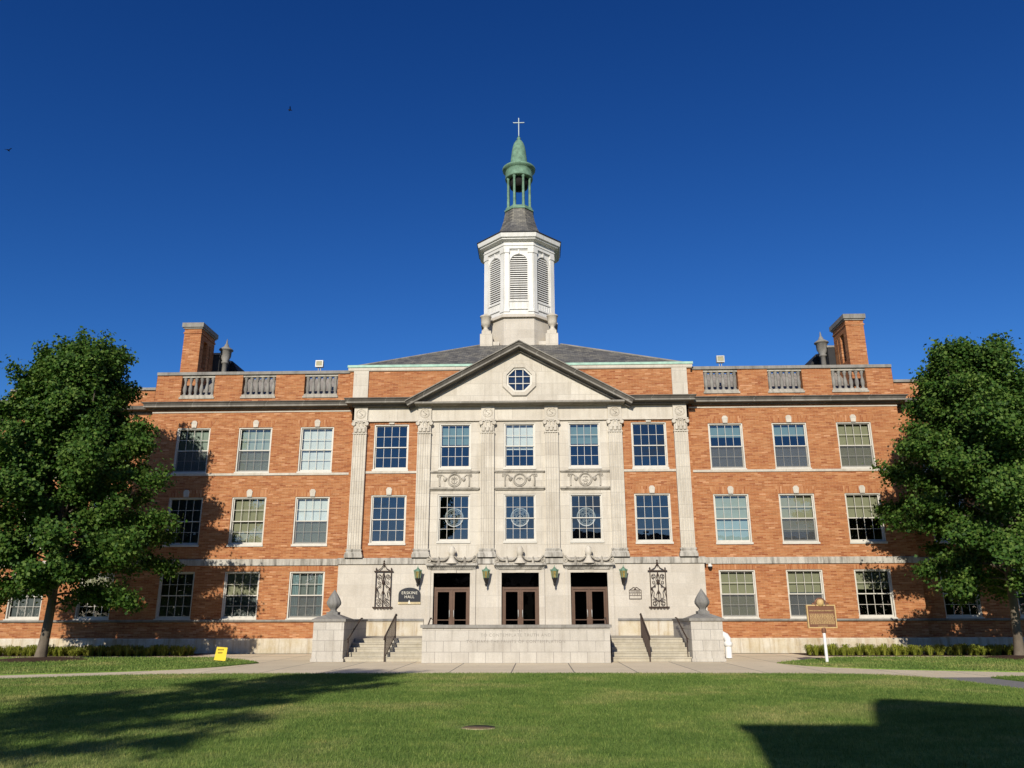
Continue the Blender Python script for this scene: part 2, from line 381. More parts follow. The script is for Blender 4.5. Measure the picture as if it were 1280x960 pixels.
# ------------------------------------------------------------------ the college hall
hall = tag(empty('college_hall'), 'three storey red brick hall with white stone entrance front, pediment and white steeple', 'building')
ZROW = [(1.54, 2.23), (5.02, 2.37), (8.61, 2.34)]           # sill height, window height per storey
WW = 1.72
COLX = [10.31, 13.48, 16.67]
SETX = [20.95, 24.4]
END = 18.93
YC = -0.30                                                  # face of the centre block
CEN = [(6.44, 1.75, 5.03, 2.37), (6.44, 1.75, 8.64, 2.33)]
CST = [(0.0, 1.57, 5.10, 2.30), (3.22, 1.59, 5.10, 2.30), (0.0, 1.57, 8.68, 2.30), (3.22, 1.59, 8.68, 2.30)]

def hole(cx, w, z, h): return (cx-w/2, cx+w/2, z, z+h)
for s in (-1, 1):
    a, b = sorted((s*END, s*8.5))
    holes = [hole(s*x, WW, z, h) for x in COLX for z, h in ZROW]
    mb = wall(MB(), a, b, 0.68, 12.25, holes, 0.0, 0.3)
    mb.quad((s*END, 0, 0.0), (s*END, 0.6, 0.0), (s*END, 0.6, 13.78), (s*END, 0, 13.78))
    mb.build('wing_wall', 'brick', hall)
    a2, b2 = sorted((s*END, s*27.0))
    holes = [hole(s*x, WW, z, h) for x in SETX for z, h in ZROW]
    mb = wall(MB(), a2, b2, 0.68, 13.15, holes, 0.6, 0.3)
    mb.quad((s*27.0, 0.6, 0), (s*27.0, 2.6, 0), (s*27.0, 2.6, 13.15), (s*27.0, 0.6, 13.15))
    mb.build('set_back_wall', 'brick', hall)
    a3, b3 = sorted((s*27.0, s*48.0))
    MB().box(a3, b3, 2.6, 12, 0, 13.1).build('far_wing', 'brick', hall)
    m = MB(); m.box(min(a2, b2), max(a2, b2), 0.5, 0.95, 13.15, 13.29); m.box(a3, b3, 2.5, 2.95, 13.1, 13.26); m.build('set_back_coping', 'coping', hall)
    m = MB(); m.molding([(a2, 0.6), (b2, 0.6)], [(-0.02, 11.84), (0.06, 11.84), (0.10, 11.98), (0.42, 12.02), (0.45, 12.2), (-0.02, 12.24)]); m.molding([(a3, 2.6), (b3, 2.6)], [(-0.02, 11.84), (0.06, 11.84), (0.42, 12.02), (0.45, 12.2), (-0.02, 12.24)]); m.build('set_back_cornice', 'cornice', hall)
    # stone plinth, sill courses, storey band
    px = s*END
    pth = lambda x0, x1, y: [(min(x0, x1), y), (max(x0, x1), y)]
    MB().molding(pth(s*8.72, px, 0), [(-0.02, 0), (0.07, 0), (0.07, 0.63), (0.03, 0.68), (-0.02, 0.68)]).build('stone_plinth', 'stained', hall)
    MB().molding(pth(px, s*27, 0.6), [(-0.02, 0), (0.07, 0), (0.07, 0.63), (0.03, 0.68), (-0.02, 0.68)]).build('stone_plinth', 'stained', hall)
    for yy, x0, x1 in ((0, s*8.72, px), (0.6, px, s*27)):
        MB().molding(pth(x0, x1, yy), [(-0.02, 4.05), (0.07, 4.05), (0.07, 4.33), (0.04, 4.36), (-0.02, 4.36)]).build('storey_band', 'band', hall)
        MB().molding(pth(x0, x1, yy), [(-0.02, 1.41), (0.06, 1.42), (0.10, 1.46), (0.10, 1.52), (-0.02, 1.535)]).build('sill_course', 'coping', hall)
    for yy, x0, x1 in ((0, s*8.5, px), (0.6, px, s*27), (YC, s*5.1, s*7.68)):
        MB().molding(pth(x0, x1, yy), [(-0.02, 8.47), (0.05, 8.47), (0.06, 8.58), (-0.02, 8.60)]).build('sill_course', 'lime', hall)
    # wing cornice: grey weathered stone with a paler fillet
    p0, p1 = (s*8.7, 0.0), (s*END, 0.0)
    path = [(-END, 0.6), (-END, 0), (-8.7, 0)] if s < 0 else [(8.7, 0), (END, 0), (END, 0.6)]
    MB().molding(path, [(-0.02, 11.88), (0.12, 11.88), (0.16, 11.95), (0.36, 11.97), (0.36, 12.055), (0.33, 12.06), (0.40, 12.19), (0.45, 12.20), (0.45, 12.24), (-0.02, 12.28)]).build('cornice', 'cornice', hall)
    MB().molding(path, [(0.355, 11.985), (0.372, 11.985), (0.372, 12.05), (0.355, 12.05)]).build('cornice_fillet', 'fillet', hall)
    MB().molding(pth(s*8.5, px, 0), [(-0.02, 11.74), (0.035, 11.74), (0.04, 11.80), (-0.02, 11.81)]).build('string_course', 'lime', hall)
    # parapet with three balustrades
    ops = [(s*x-0.87, s*x+0.87) for x in (10.28, 13.53, 16.74)]; ops.sort()
    m = MB(); x0, x1 = sorted((s*8.72, s*END)); cur = x0
    m.box(x0, x1, 0.02, 0.36, 12.25, 12.56)
    for o0, o1 in ops:
        m.box(cur, o0, 0.02, 0.36, 12.56, 13.78); cur = o1
    m.box(cur, x1, 0.02, 0.36, 12.56, 13.78); m.build('parapet', 'brick', hall)
    MB().box(x0-0.0, x1, -0.05, 0.43, 13.78, 13.94).build('parapet_coping', 'coping', hall)
    for o0, o1 in ops:
        bal = MB(); bal.box(o0+0.003, o1-0.003, 0.0, 0.34, 12.562, 12.70); bal.box(o0-0.05, o1+0.05, -0.03, 0.018, 12.50, 12.60)
        bo = bal.build('balustrade', 'relief', hall)
        MB().box(o0+0.003, o1-0.003, 0.05, 0.30, 13.66, 13.777).build('top_rail', 'relief', bo)
        prof = [(0.10, 0), (0.10, 0.07), (0.06, 0.10), (0.07, 0.16), (0.105, 0.30), (0.10, 0.42), (0.06, 0.62), (0.05, 0.72), (0.075, 0.76), (0.06, 0.80), (0.10, 0.86), (0.10, 0.958)]
        for k in range(6):
            xx = o0+(k+0.5)*(o1-o0)/6
            if k == 0 and o0 == ops[0][0] and s < 0:
                b0 = MB().lathe(prof, n=12).build('baluster', 'coping', bo, (xx, 0.17, 12.70)); BAL = b0
            else:
                c = BAL.copy(); COL.objects.link(c); c.parent = bo; c.location = (xx, 0.17, 12.70)

# centre block walls
for s in (-1, 1):
    a, b = sorted((s*5.0, s*8.5))
    mb = wall(MB(), a, b, 4.36, 11.13, [hole(s*c[0], c[1], c[2], c[3]) for c in CEN], YC, 0.3)
    X = s*8.5
    mb.quad((X, YC, 4.36), (X, 0.0, 4.36), (X, 0.0, 12.0), (X, YC, 12.0))
    mb.build('centre_brick_wall', 'brick', hall)
hs = []
for cx, w, z, h in CST: hs += [hole(cx, w, z, h)] if cx == 0 else [hole(cx, w, z, h), hole(-cx, w, z, h)]
wall(MB(), -5.0, 5.0, 4.36, 11.13, hs, YC-0.02, 0.32).build('entrance_bay_wall', 'lime', hall)
MB().box(-8.36, 8.36, YC-0.07, 0.0, 11.15, 11.84).build('frieze', 'lime', hall)
MB().box(-8.355, 8.355, YC-0.13, 0.0, 11.085, 11.149).build('architrave', 'lime', hall)
DO = [(-4.12, -2.38), (-0.885, 0.885), (2.38, 4.12)]
gw = wall(MB(), -8.72, 8.72, 0.0, 4.07, [(a, b, 0.8, 3.65) for a, b in DO], -0.38, 0.42)
for X in (-8.72, 8.72): gw.quad((X, -0.38, 0), (X, 0.0, 0), (X, 0.0, 4.07), (X, -0.38, 4.07))
gw.build('ground_storey_wall', 'ashlar', hall)
for x0, x1 in ((-8.72, -4.55), (4.55, 8.72)):
    MB().molding([(x0, -0.38), (x1, -0.38)], [(-0.02, 0), (0.07, 0), (0.07, 1.42), (0.02, 1.46), (-0.02, 1.46)]).build('stone_plinth', 'stained', hall)
    MB().molding([(x0, -0.38), (x1, -0.38)], [(-0.02, 1.46), (0.10, 1.462), (0.10, 1.50), (0.02, 1.56), (-0.02, 1.56)]).build('sill_course', 'coping', hall)
MB().molding([(-8.72, 0), (-8.72, -0.38), (8.72, -0.38), (8.72, 0)], [(-0.02, 4.07), (0.08, 4.07), (0.08, 4.33), (0.04, 4.365), (-0.3, 4.365)]).build('storey_band', 'band', hall)

# centre cornice (tall at the sides, a thin ledge under the pediment)
prof = [(-0.05, 11.84), (0.10, 11.84), (0.13, 11.93), (0.38, 11.95), (0.38, 12.03), (0.35, 12.035), (0.43, 12.16), (0.47, 12.17), (0.47, 12.21), (-0.05, 12.26)]
fil = [(0.375, 11.965), (0.395, 11.965), (0.395, 12.025), (0.375, 12.025)]
for path in ([(-8.33, 0), (-8.33, -0.5), (-5.25, -0.5)], [(5.25, -0.5), (8.33, -0.5), (8.33, 0)]):
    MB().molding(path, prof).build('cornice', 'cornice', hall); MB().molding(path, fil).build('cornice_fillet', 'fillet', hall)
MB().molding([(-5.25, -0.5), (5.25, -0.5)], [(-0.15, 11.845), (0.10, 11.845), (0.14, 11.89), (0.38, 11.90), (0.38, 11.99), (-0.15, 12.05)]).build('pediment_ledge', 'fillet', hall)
# pediment
octo = lambda r, cz=13.2, cx=0.0: [(cx+r/math.cos(PI/8)*math.cos(PI/8+k*PI/4), cz+r/math.cos(PI/8)*math.sin(PI/8+k*PI/4)) for k in range(8)]
tym = MB().poly_holes([(-5.6, 11.9), (5.6, 11.9), (0, 15.0)], [octo(0.80)], -0.42); tym.build('tympanum', 'lime', hall)
def ring_prism(outer, inner, y0, y1):
    m = MB(); n = len(outer)
    for i in range(n):
        j = (i+1) % n
        a, b, c, d = outer[i], outer[j], inner[j], inner[i]
        m.quad((a[0], y0, a[1]), (d[0], y0, d[1]), (c[0], y0, c[1]), (b[0], y0, b[1]))
        m.quad((a[0], y0, a[1]), (b[0], y0, b[1]), (b[0], y1, b[1]), (a[0], y1, a[1]))
        m.quad((d[0], y0, d[1]), (d[0], y1, d[1]), (c[0], y1, c[1]), (c[0], y0, c[1]))
    return m
def rake(prof, name, mat):
    """raking cornice: prof of (y, t), t measured square to the slope"""
    A, B = Vector((5.72, 12.02)), Vector((0, 15.16)); d = (B-A).normalized(); nrm = Vector((-d.y, d.x)); nrm = -nrm if nrm.y < 0 else nrm
    m = MB()
    lo = []; mid = []; hi = []
    for y, t in prof:
        p = A+nrm*t; lo.append((p.x+ t*0.0, y, p.y)); q = B+Vector((0, t/nrm.y)); mid.append((0, y, q.y)); hi.append((-p.x, y, p.y))
    m.loft([lo, mid, hi]); m.build(name, mat, hall)
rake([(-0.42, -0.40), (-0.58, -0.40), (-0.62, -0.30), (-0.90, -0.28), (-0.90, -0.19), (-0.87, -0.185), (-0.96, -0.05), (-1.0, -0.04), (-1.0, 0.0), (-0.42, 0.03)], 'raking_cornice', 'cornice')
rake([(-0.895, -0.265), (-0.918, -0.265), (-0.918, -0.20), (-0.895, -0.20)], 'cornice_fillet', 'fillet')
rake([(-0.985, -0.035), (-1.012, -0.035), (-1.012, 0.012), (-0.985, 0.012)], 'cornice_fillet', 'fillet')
MB().add([(-5.7, -0.5, 12.0), (0, -0.5, 15.12), (5.7, -0.5, 12.0), (-5.7, 3.5, 12.0), (0, 3.5, 15.12), (5.7, 3.5, 12.0)], [(0, 1, 4, 3), (1, 2, 5, 4)]).build('pediment_roof', 'slate', hall)
# octagonal window
ow = ring_prism(octo(0.66), octo(0.55), -0.44, -0.30)
for x in (-0.19, 0.19): ow.box(x-0.018, x+0.018, -0.40, -0.36, 12.64, 13.76)
for z in (13.02, 13.39): ow.box(-0.54, 0.54, -0.402, -0.358, z-0.018, z+0.018)
owo = ow.build('octagon_window', 'winwhite', hall)
MB().add([(x, -0.37, z) for x, z in octo(0.57)], [tuple(range(8))]).build('pane', 'glass', owo)
ring_prism(octo(0.83), octo(0.64), -0.52, -0.40).build('octagon_surround', 'lime', hall)
ring_prism(octo(0.86), octo(0.80), -0.47, -0.415).build('octagon_surround', 'relief', hall)

MB().box(-1.0, 1.0, -0.28, -0.20, 12.3, 13.78).build('window_backing', 'unlit', hall)  # black box set behind the octagon window, painting its inside dark
# attic over the centre
m = MB(); m.box(-7.74, 7.74, -0.25, 0.3, 12.2, 13.8)
for s in (-1, 1): m.box(*sorted((s*8.51, s*8.72)), -0.22, 0.3, 12.2, 13.8)
m.build('attic_wall', 'brick', hall)
for s in (-1, 1): MB().box(*sorted((s*7.74, s*8.51)), -0.33, 0.3, 12.22, 13.8).build('attic_pier', 'lime', hall)
MB().molding([(-8.72, 0.4), (-8.72, -0.25), (8.72, -0.25), (8.72, 0.4)], [(-0.1, 13.80), (0.06, 13.80), (0.09, 13.85), (0.09, 13.98), (-0.1, 14.0)]).build('attic_coping', 'lime', hall)
MB().molding([(-8.72, 0.4), (-8.72, -0.25), (8.72, -0.25), (8.72, 0.4)], [(-0.1, 14.0), (0.13, 13.985), (0.13, 14.11), (-0.12, 14.15)]).build('copper_gutter', 'mint', hall)
MB().add([(-8.4, -0.2, 14.1), (8.4, -0.2, 14.1), (8.4, 13.0, 14.1), (-8.4, 13.0, 14.1), (-2.3, 4.3, 16.75), (2.3, 4.3, 16.75), (2.3, 8.5, 16.75), (-2.3, 8.5, 16.75)],
         [(0, 1, 5, 4), (1, 2, 6, 5), (2, 3, 7, 6), (3, 0, 4, 7), (4, 5, 6, 7)]).build('hip_roof', 'slate', hall)
rl = MB()
for s in (-1, 1): MB().tube([(s*8.4, -0.2, 14.11), (s*2.3, 4.3, 16.76)], 0.055, 6).build('ridge_flashing', 'coping', hall)

# hidden structure behind: floors, dark back walls, flat roofs
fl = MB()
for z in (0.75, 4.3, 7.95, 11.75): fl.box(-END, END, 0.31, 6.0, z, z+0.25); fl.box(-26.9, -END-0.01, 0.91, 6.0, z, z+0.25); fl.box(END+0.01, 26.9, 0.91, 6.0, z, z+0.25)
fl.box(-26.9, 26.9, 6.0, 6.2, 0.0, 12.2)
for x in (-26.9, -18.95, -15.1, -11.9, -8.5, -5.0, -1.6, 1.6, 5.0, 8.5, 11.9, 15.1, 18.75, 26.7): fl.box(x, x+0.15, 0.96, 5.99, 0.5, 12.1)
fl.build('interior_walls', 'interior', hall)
MB().box(-END, END, 0.4, 12.5, 12.12, 12.24).build('flat_roof', 'dark_roof', hall)
bx = MB(); bx.box(-8.6, 8.6, 12.2, 12.4, 0, 14.1); bx.box(-END, END, 12.2, 12.38, 0, 12.2); bx.build('rear_wall', 'brick', hall)

# pilasters
def pilaster(cx):
    hw = 0.335; yb = YC; yf = -0.50
    nfl = 5; pr = []                     # fluted plan, front from left to right
    fw = 2*hw/(nfl+0.6); x = -hw+0.3*fw
    pr.append((-hw, yb)); pr.append((-hw, yf))
    for k in range(nfl):
        a = x+k*fw+0.16*fw; b = x+(k+1)*fw-0.16*fw; c = (a+b)/2; r = (b-a)/2
        pr += [(a, yf), (c-0.6*r, yf+0.8*r), (c+0.6*r, yf+0.8*r), (b, yf)]
    pr += [(hw, yf), (hw, yb)]
    m = MB(); n = len(pr)
    vs = [(cx+px_, py_, 4.78) for px_, py_ in pr]+[(cx+px_, py_, 10.44) for px_, py_ in pr]
    m.add(vs, [(i, i+1, i+1+n, i+n) for i in range(n-1)])
    o = m.build('pilaster', 'lime', hall)
    b = MB(); b.box(cx-hw-0.10, cx+hw+0.10, yb, yf-0.10, 4.37, 4.52); b.box(cx-hw-0.07, cx+hw+0.07, yb, yf-0.075, 4.52, 4.62); b.box(cx-hw-0.03, cx+hw+0.03, yb, yf-0.03, 4.62, 4.70); b.box(cx-hw-0.05, cx+hw+0.05, yb, yf-0.05, 4.70, 4.775)
    b.build('pilaster_base', 'band', o)
    c = MB(); c.box(cx-hw-0.025, cx+hw+0.025, yb, yf-0.03, 10.44, 10.50); c.box(cx-hw+0.01, cx+hw-0.01, yb, yf+0.005, 10.50, 11.13)
    for s in (-1, 1):
        c.torus((cx+s*0.33, yf-0.05, 10.95), 0.075, 0.035, 12, 6); c.lathe([(0.06, -0.14), (0.06, 0.09)], n=10) if False else None
        c.add([], [])
        rr = MB(); 
        c.tube([(cx+s*0.33, yf-0.07, 10.95), (cx+s*0.33, yb+0.02, 10.95)], 0.085, 10)
        c.tube([(cx+s*0.36, yf-0.04, 11.03), (cx+s*0.18, yf-0.05, 11.06), (cx+s*0.05, yf-0.03, 10.98)], 0.03, 6)
    for k in (-1, 0, 1): c.lathe([(0.085, 0), (0.10, 0.10), (0.075, 0.2), (0.10, 0.25), (0.02, 0.28)], (cx+k*0.2, yf+0.01, 10.53), 8)
    for k in (-0.5, 0.5): c.lathe([(0.07, 0), (0.075, 0.12), (0.05, 0.22), (0.08, 0.27), (0.01, 0.30)], (cx+k*0.2, yf+0.015, 10.70), 8)
    c.torus((cx, yf-0.01, 11.06), 0.05, 0.03, 8, 5)
    c.box(cx-hw-0.06, cx+hw+0.06, yb, yf-0.045, 11.075, 11.135)
    c.build('capital', 'lime', o)
    f = MB(); f.box(cx-hw, cx+hw, yb, yf+0.02, 11.136, 11.84); f.torus((cx, yf+0.02, 11.50), 0.235, 0.028, 22, 6); f.torus((cx, yf+0.02, 11.50), 0.195, 0.012, 22, 5)
    sp = [(cx+0.11, yf+0.018, 11.59), (cx, yf+0.01, 11.64), (cx-0.10, yf+0.015, 11.58), (cx, yf+0.01, 11.5), (cx+0.10, yf+0.015, 11.42), (cx, yf+0.01, 11.36), (cx-0.11, yf+0.018, 11.41)]
    f.tube(sp, 0.022, 6); f.build('frieze_block', 'lime', o)
for x in (-8.0, -4.76, -1.59, 1.59, 4.76, 8.0): pilaster(x)

# ------------------------------------------------------------------ windows
WIN = {}
def window_proto(w, h):
    """sash window, local origin at the middle of the foot of its opening, y inward"""
    m = MB(); fw = 0.06; y0, y1 = 0.035, 0.22
    m.box(-w/2, -w/2+fw, y0, y1, 0, h); m.box(w/2-fw, w/2, y0, y1, 0, h); m.box(-w/2+fw, w/2-fw, y0, y1, h-fw, h); m.box(-w/2+fw, w/2-fw, y0-0.01, y1, 0, 0.07)
    hm = h*0.5; a, b = -w/2+fw, w/2-fw
    for (z0, z1, yy, rail_lo, rail_hi) in ((hm-0.025, h-fw, 0.11, 0.045, 0.04), (0.07, hm+0.025, 0.155, 0.085, 0.045)):
        t = 0.04
        m.box(a, a+0.05, yy, yy+t, z0, z1); m.box(b-0.05, b, yy, yy+t, z0, z1)
        m.box(a+0.05, b-0.05, yy, yy+t, z0, z0+rail_lo); m.box(a+0.05, b-0.05, yy, yy+t, z1-rail_hi, z1)
        zi0, zi1, xi0, xi1 = z0+rail_lo, z1-rail_hi, a+0.05, b-0.05
        zm = (zi0+zi1)/2
        for k in (1, 2, 3):
            x = xi0+(xi1-xi0)*k/4
            m.box(x-0.0095, x+0.0095, yy+0.006, yy+0.034, zi0, zm-0.0095); m.box(x-0.0095, x+0.0095, yy+0.006, yy+0.034, zm+0.0095, zi1)
        m.box(xi0, xi1, yy+0.005, yy+0.035, zm-0.0095, zm+0.0095)
    g = MB(); g.quad((a, 0.132, hm), (b, 0.132, hm), (b, 0.132, h-fw), (a, 0.132, h-fw)); 
    g2 = MB(); g2.quad((a, 0.176, 0.07), (b, 0.176, 0.07), (b, 0.176, hm), (a, 0.176, hm))
    sl = MB(); sl.box(-w/2-0.03, w/2+0.03, -0.05, 0.034, -0.06, 0.035)
    return m, (g, g2), sl
def sheet(name, w, z0, z1, y, mat, parent, x0=None, x1=None, wave=0.0):
    m = MB(); a = -w/2+0.08 if x0 is None else x0; b = w/2-0.08 if x1 is None else x1
    if wave:
        n = 14
        for i in range(n):
            xa, xb = a+(b-a)*i/n, a+(b-a)*(i+1)/n
            ya, yb = y+wave*math.sin(i*1.9), y+wave*math.sin((i+1)*1.9)
            m.quad((xa, ya, z0), (xb, yb, z0), (xb, yb, z1), (xa, ya, z1))
    else: m.quad((a, y, z0), (b, y, z0), (b, y, z1), (a, y, z1))
    return m.build(name, mat, parent)
def window(cx, z, w, h, yw, blind=None, screen=False, roundel=False, key=True, lintel=True, sill=True):
    kk = (w, h)
    if kk not in WIN:
        m, gs, sl = window_proto(w, h)
        o = m.build('window', 'winwhite', hall, (cx, yw, z))
        p1 = gs[0].build('pane', 'glass', o); p2 = gs[1].build('pane', 'glass', o); s_ = sl.build('sill', 'winwhite', o)
        WIN[kk] = (o.data, p1.data, p2.data, s_.data)
    else:
        ds = WIN[kk]; o = bpy.data.objects.new('window', ds[0]); COL.objects.link(o); o.parent = hall; o.location = (cx, yw, z)
        for nm, d in (('pane', ds[1]), ('pane', ds[2]), ('sill', ds[3])):
            c = bpy.data.objects.new(nm, d); COL.objects.link(c); c.parent = o
    for bl in (blind or []):
        kind, f0, f1 = bl                          # material, from, to (fractions of the height)
        if kind == 'curtain':
            sheet('curtain', w, 0.1, h-0.1, 0.24, 'blind_aqua', o, -w/2+0.08, -w/2+0.42, 0.03); sheet('curtain', w, 0.1, h-0.1, 0.24, 'blind_aqua', o, w/2-0.38, w/2-0.08, 0.03)
        else: sheet('blind', w, 0.08+f0*(h-0.16), 0.08+f1*(h-0.16), 0.275+0.02*rnd.random()+(0.03 if kind == 'mid' else 0), 'blind_'+kind, o)
    if screen: sheet('insect_screen', w, 0.1, h/2, 0.125, 'screen', o)
    if roundel:
        r = MB(); c = (0, 0.20, h*0.52)
        r.torus(c, 0.43, 0.035, 28, 6); r.torus(c, 0.36, 0.012, 24, 5); r.torus(c, 0.17, 0.014, 18, 5)
        for k in range(8):
            a = k*PI/4+0.2; r.tube([(c[0]+0.17*math.cos(a), c[1], c[2]+0.17*math.sin(a)), (c[0]+0.40*math.cos(a), c[1], c[2]+0.40*math.sin(a))], 0.012, 5)
            r.torus((c[0]+0.27*math.cos(a+0.39), c[1], c[2]+0.27*math.sin(a+0.39)), 0.065, 0.010, 10, 5)
        r.tube([(0, 0.2, c[2]-0.13), (0, 0.2, c[2]+0.13)], 0.018, 5); r.tube([(-0.09, 0.2, c[2]+0.04), (0.09, 0.2, c[2]+0.04)], 0.018, 5)
        r.build('leaded_roundel', 'lead', o)
    if lintel:
        lh = 0.36 if key else 0.25
        t = 0.22 if key else 0.0
        MB().prism_y([(cx-w/2, z+h), (cx+w/2, z+h), (cx+w/2+t, z+h+lh), (cx-w/2-t, z+h+lh)], yw-0.006, yw+0.02).build('brick_lintel', 'soldier', hall)
    if key:
        p = [(-0.115, 0.0), (0.115, 0.0), (0.15, 0.27), (0.125, 0.30), (0.09, 0.35), (0.06, 0.37), (-0.06, 0.37), (-0.09, 0.35), (-0.125, 0.30), (-0.15, 0.27)]
        if key == 'short': p = [(-0.12, 0), (0.12, 0), (0.14, 0.155), (-0.14, 0.155)]
        MB().prism_y([(cx+a, z+h+0.005+b) for a, b in p], yw-0.05, yw+0.02).build('keystone', 'lime', hall)
    return o
blinds = {  # column (negative = west wing), storey: what hangs behind the glass
    (-3, 2): [('green', 0, 1)], (-2, 2): [('green', 0, 1)], (-1, 2): [('white', 0, 1)],
    (-3, 1): [('grey', 0, 1)], (-2, 1): [('tan', 0, 1)], (-1, 1): [('green', 0, 0.5), ('white', 0.5, 1)],
    (-3, 0): [('grey', 0, 1)], (-2, 0): [('tan', 0.5, 1), ('grey', 0, 0.5)], (-1, 0): [('curtain', 0, 1), ('mid', 0, 1)],
    (1, 2): [('teal', 0.72, 1), ('grey', 0, 0.5)], (2, 2): [('teal', 0.74, 1), ('grey', 0, 0.5)], (3, 2): [('tan', 0, 1)],
    (1, 1): [('green', 0.5, 1), ('aqua', 0, 0.5)], (2, 1): [('tan', 0.22, 1)], (3, 1): [('tan', 0.5, 1)],
    (1, 0): [('tan', 0, 1)], (2, 0): [('tan', 0.54, 1), ('grey', 0, 0.54)], (3, 0): [('tan', 0.6, 1)]}
scr = {(-2, 2), (-3, 2), (3, 2), (1, 2), (2, 2), (2, 1), (1, 0), (-1, 1), (2, 0), (-1, 0)}
for s in (-1, 1):
    for r, (z, h) in enumerate(ZROW):
        for c, x in enumerate(COLX):
            window(s*x, z, WW, h, 0.0, blinds.get((s*(c+1), r)), (s*(c+1), r) in scr, key=(r > 0))
        for c, x in enumerate(SETX):
            window(s*x, z, WW, h, 0.6, [('tan', 0.55, 1)] if (c+r) % 2 == 0 else [('grey', 0, 1)], key=(r > 0))
    for i, (cx, w, z, h) in enumerate(CEN): window(s*cx, z, w, h, YC, None, key=True if i == 0 else 'short')
for cx, w, z, h in CST:
    for s in ((0,) if cx == 0 else (-1, 1)):
        top = z > 8
        bl = None
        if top: bl = [('white', 0.42, 1)] if s == 0 else [('teal', 0.55, 1)]
        window((s*cx) if cx else 0.0, z, w, h, YC-0.02, bl, roundel=not top, key=False, lintel=False)

# stone panels, ledges and garlands of the entrance bay
YP = YC-0.02
for k, cx in enumerate((-3.22, 0.0, 3.22)):
    lg = MB(); lg.box(cx-1.24, cx+1.24, YP-0.13, YP, 8.50, 8.56); lg.box(cx-1.2, cx+1.2, YP-0.08, YP, 8.45, 8.50)
    lg.box(cx-1.24, cx+1.24, YP-0.15, YP, 7.66, 7.74); lg.box(cx-1.2, cx+1.2, YP-0.08, YP, 7.60, 7.66); lg.build('panel_ledge', 'relief', hall)
    p = MB(); p.box(cx-1.2, cx+1.2, YP-0.03, YP, 7.74, 8.45); po = p.build('carved_panel', 'lime', hall)
    q = MB(); yq = YP-0.05
    q.torus((cx, yq, 8.10), 0.31, 0.035, 26, 6); q.torus((cx, yq+0.01, 8.10), 0.25, 0.013, 22, 5)
    if k == 0: q.tube([(cx, yq, 7.9), (cx, yq, 8.28)], 0.022, 5); q.torus((cx, yq, 8.06), 0.13, 0.02, 12, 5, a0=PI, a1=2*PI); q.torus((cx-0.09, yq, 8.17), 0.05, 0.016, 10, 5); q.torus((cx+0.09, yq, 8.17), 0.05, 0.016, 10, 5)
    if k == 1: q.torus((cx, yq, 8.0), 0.2, 0.02, 14, 5, a0=0.6, a1=PI-0.6); q.tube([(cx-0.16, yq, 8.12), (cx-0.08, yq, 8.2), (cx, yq, 8.12), (cx+0.08, yq, 8.2), (cx+0.16, yq, 8.12)], 0.02, 5); q.torus((cx, yq, 8.05), 0.2, 0.015, 14, 5, a0=PI+0.5, a1=2*PI-0.5)
    if k == 2: q.tube([(cx-0.12, yq, 8.22), (cx, yq, 8.26), (cx+0.12, yq, 8.22)], 0.02, 5); q.tube([(cx, yq, 8.26), (cx, yq, 8.0)], 0.024, 5); q.torus((cx, yq, 7.96), 0.08, 0.02, 10, 5); q.tube([(cx-0.14, yq, 8.05), (cx-0.06, yq, 8.1)], 0.018, 5); q.tube([(cx+0.14, yq, 8.05), (cx+0.06, yq, 8.1)], 0.018, 5)
    for s in (-1, 1):
        q.lathe([(0.02, -0.12), (0.075, -0.07), (0.10, 0), (0.07, 0.07), (0.02, 0.1)], (cx+s*0.46, yq, 8.15), 9)
        q.torus((cx+s*0.72, yq, 8.33), 0.06, 0.022, 10, 5); q.tube([(cx+s*0.86, yq, 8.38), (cx+s*0.6, yq, 8.36), (cx+s*0.46, yq, 8.24), (cx+s*0.33, yq, 8.18)], 0.03, 6)
        q.tube([(cx+s*0.72, yq, 8.3), (cx+s*0.74, yq, 8.05), (cx+s*0.72, yq, 7.8)], [0.05, 0.035, 0.05], 6); q.torus((cx+s*0.82, yq, 8.3), 0.04, 0.018, 8, 5)
    q.build('carving', 'relief', po)
